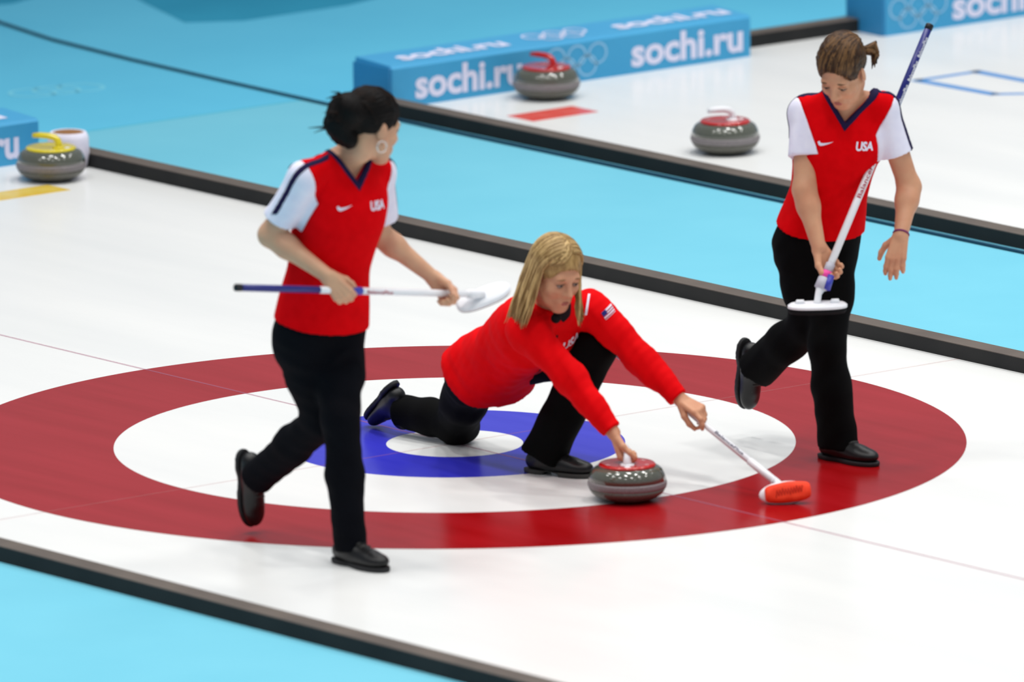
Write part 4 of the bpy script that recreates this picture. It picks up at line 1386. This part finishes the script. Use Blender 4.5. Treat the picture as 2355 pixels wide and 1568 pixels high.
# white piping over both shoulders
for (pa, pb) in (((1357, 674), (1349, 724)), ((1176, 665), (1152, 725))):
    vv = []; 
    for t in np.linspace(0, 1, 16):
        x = pa[0] + (pb[0] - pa[0]) * t; y = pa[1] + (pb[1] - pa[1]) * t
        for sx in (-2.6, 2.6): vv.append(q(x + sx, y, -0.6))
    vv = np.array(vv).astype(np.float32); t_ = np.zeros(len(vv), np.float32); dv = VIEW.astype(np.float32)
    for _ in range(60): t_ += np.clip((P3.shirtf(vv + t_[:, None] * dv) - 0.002) * 0.8, -0.03, 0.03)
    if np.abs(P3.shirtf(vv + t_[:, None] * dv) - 0.002).max() < 0.003:
        mesh_obj('shoulder_piping', vv + t_[:, None] * dv, [(2 * i, 2 * i + 1, 2 * i + 3, 2 * i + 2) for i in range(15)], m_white_cloth, P3.shirt, b3, False, 'white piping')
# small microphone under the chin
mc = P3.hp(-0.004, 0.070, -0.145)
MB().ball(mc, 0.018, 14, 10).build('microphone', m_pad_black, P3.root, b3, True, 'black foam microphone under the chin')
P3.eyes(unit(F3 + rdz(0.2, 0, 0.02)), m_brow_fair, 0.0025)
P3.lips()
hs3 = dict(c=(0, -0.020, 0.040), r=(0.083, 0.103, 0.093), face=((0, 0.090, -0.045), (0.074, 0.085, 0.105)), nape=-0.07, knot=(-0.01, 0.02, 0.13), groove=(0.0010, 30), lumps=[], rough=0.002)
hair3 = surf_obj('hair', hair_cap(P3, hs3), hd3 - 0.2, hd3 + 0.2, m_hair_root, P3.root, b3, 0.0042, label='shoulder length blonde hair')
def spline(pts, n=9):
    pts = np.array(pts); k = len(pts)
    out = []
    for t in np.linspace(0, k - 1, n):
        i = min(int(t), k - 2); u = t - i
        p0, p1, p2, p3 = pts[max(i - 1, 0)], pts[i], pts[i + 1], pts[min(i + 2, k - 1)]
        out.append(0.5 * ((2 * p1) + (-p0 + p2) * u + (2 * p0 - 5 * p1 + 4 * p2 - p3) * u * u + (-p0 + 3 * p1 - 3 * p2 + p3) * u ** 3))
    return out
def locks(name, n, side, tips, seed, r=0.0060, front=0.075, back=-0.085, jit=0.004, phis=(1.75, 1.5)):
    """hair parted on top: over the skull to one side, then hanging to the tips (photo column, row, depth beside the head)"""
    g = np.random.default_rng(seed)
    mb = MB(); hd = (hd3 - b3) @ FH
    for i in range(n):
        t = (i + g.uniform(0, 1)) / n
        y0 = front + (back - front) * t
        pts = []
        ph1 = phis[0] + (phis[1] - phis[0]) * t
        for u in np.linspace(0.02, 1, 6):
            ph = u * ph1
            y = y0 - 0.030 * u * (1 - t) - 0.01 * u
            pts.append(on_skull(P3, hs3, 0.018 * (1 - u) + side * 0.1 * math.sin(ph), y, 0.04 + 0.1 * math.cos(ph), 1.02 + 0.05 * u * g.uniform(0.4, 1)))
        a, b = tips
        tx, ty, td = [a[k] + (b[k] - a[k]) * t for k in range(3)]
        tip_ = q(tx, ty, hd + td) + g.normal(size=3) * A3(jit, jit, jit * 2.5)
        last = pts[-1]
        pts.append(last * 0.62 + tip_ * 0.38 + (last - pts[-2]) * 0.25 + g.normal(size=3) * 0.002)
        pts.append(last * 0.25 + tip_ * 0.75 + g.normal(size=3) * 0.003)
        pts.append(tip_)
        sp = spline(pts, 16)
        rr = r * g.uniform(0.7, 1.3)
        mb.tube(sp, [rr * (0.7 if u < 0.1 else 1.0) * (1 if u < 0.78 else (1 - u) / 0.22 * 0.85 + 0.15) for u in np.linspace(0, 1, 16)], 8, 0.6)
    return mb.build(name, m_hair_blond, hair3, b3, True)
locks('side_locks', 120, -1, ((1206, 748, -0.075), (1164, 738, 0.06)), 31)
locks('side_locks', 60, -1, ((1216, 735, -0.06), (1180, 742, 0.03)), 32, 0.0058, 0.06, -0.06, 0.006)
locks('right_locks', 70, 1, ((1331, 744, -0.06), (1340, 728, 0.05)), 34, 0.0055)
# fringe swept across the forehead
mb = MB(); g_ = np.random.default_rng(33)
for i in range(80):
    t = (i + g_.uniform(0, 1)) / 80
    pts = []
    for u in np.linspace(0, 1, 8):
        al = math.radians(14 + (-84 + 62 * t - 14) * u ** 1.15)
        ep_ = math.radians((84 - 26 * t) * (1 - u ** 1.3) + (2 + 22 * t) * u ** 1.3)
        d_ = A3(math.sin(al) * math.cos(ep_), math.cos(al) * math.cos(ep_), math.sin(ep_))
        v_ = A3(*hs3['c']) + d_ * 0.09
        pts.append(on_skull(P3, hs3, *v_, 1.025 + 0.03 * g_.uniform(0, 1)))
    rr = 0.0042 * g_.uniform(0.7, 1.3)
    mb.tube(pts, [rr] * 6 + [rr * 0.7, rr * 0.15], 7, 0.6)
mb.build('fringe', m_hair_blond, hair3, b3, True)

br3 = empty('curling_broom', broom3_p1, 'white broom with orange brush head resting on the ice', 'broom', 'curling brooms')
broom_shaft(br3, broom3_p1, broom3_p0, broom3_p1, [(0, 0.135, m_shaft_navy, 'grip', 1.0), (0.135, 0.86, m_plastic_white, 'shaft', 1.0), (0.86, 1.0, m_plastic_white, 'ferrule', 1.22)], 0.0118)
shaft_print(br3, broom3_p1, broom3_p0, broom3_p1, 0.68, 0.83, 'BalancePlus', -FH + ZH * 0.9, m_print_dark, 0.0118, 0.010)
hc = ground(1812, 1158) + ZH * 0.040
hax = unit(rdz(0.965, 0.10, 0.09))
fr_f = unit(rdz(-0.05, -0.95, 0.30)); fr_f = unit(fr_f - hax * (fr_f @ hax)); fr_u = unit(np.cross(fr_f, hax))
if fr_u[2] < 0: fr_u = -fr_u
Rb = np.stack([hax, fr_f, fr_u])
bd = unit(broom3_p1 - broom3_p0)
_e0, _e1 = ell(hc + fr_f * 0.006, A3(0.094, 0.030, 0.043), Rb), rbox(hc + fr_f * 0.008, A3(0.080, 0.022, 0.036), Rb, 0.016)
cl_ = wrinkle(0.002, 60, 5)
padf = lambda P: smax(_e0(P), _e1(P), 0.008) + cl_(P)
surf_obj('brush_pad', padf, hc - 0.13, hc + 0.13, m_orange, br3, broom3_p1, 0.0038, label='bright orange brush cover')
_h0 = ell(hc - hax * 0.010 - fr_f * 0.006, A3(0.092, 0.020, 0.042), Rb)
surf_obj('brush_housing', _h0, hc - 0.13, hc + 0.13, m_plastic_white, br3, broom3_p1, 0.0038, label='white plastic brush frame')
MB().tube([broom3_p1 - bd * 0.01, broom3_p1 + bd * 0.012, hc - hax * 0.022 + fr_u * 0.020 - fr_f * 0.018], [0.0150, 0.0145, 0.016], 14).build('neck_joint', m_plastic_white, br3, broom3_p1, True)
# scrawled strokes across the cover
sv, sf = [], []
xs = np.linspace(-0.045, 0.050, 20)
for k, x in enumerate(xs):
    y = (0.012 if k % 2 else -0.010) * (1.0 if k % 5 else 1.3) + 0.08 * x
    sv += [(x - 0.0022, y), (x + 0.0022, y)]
sf = [(2 * k, 2 * k + 1, 2 * k + 3, 2 * k + 2) for k in range(19)]
put_print('pad_scrawl', np.array(sv), sf, hc + fr_f * 0.1, hax, fr_u, -fr_f, padf, m_orange_ink, br3, broom3_p1, 'darker scrawl across the cover', 0.001, 1)
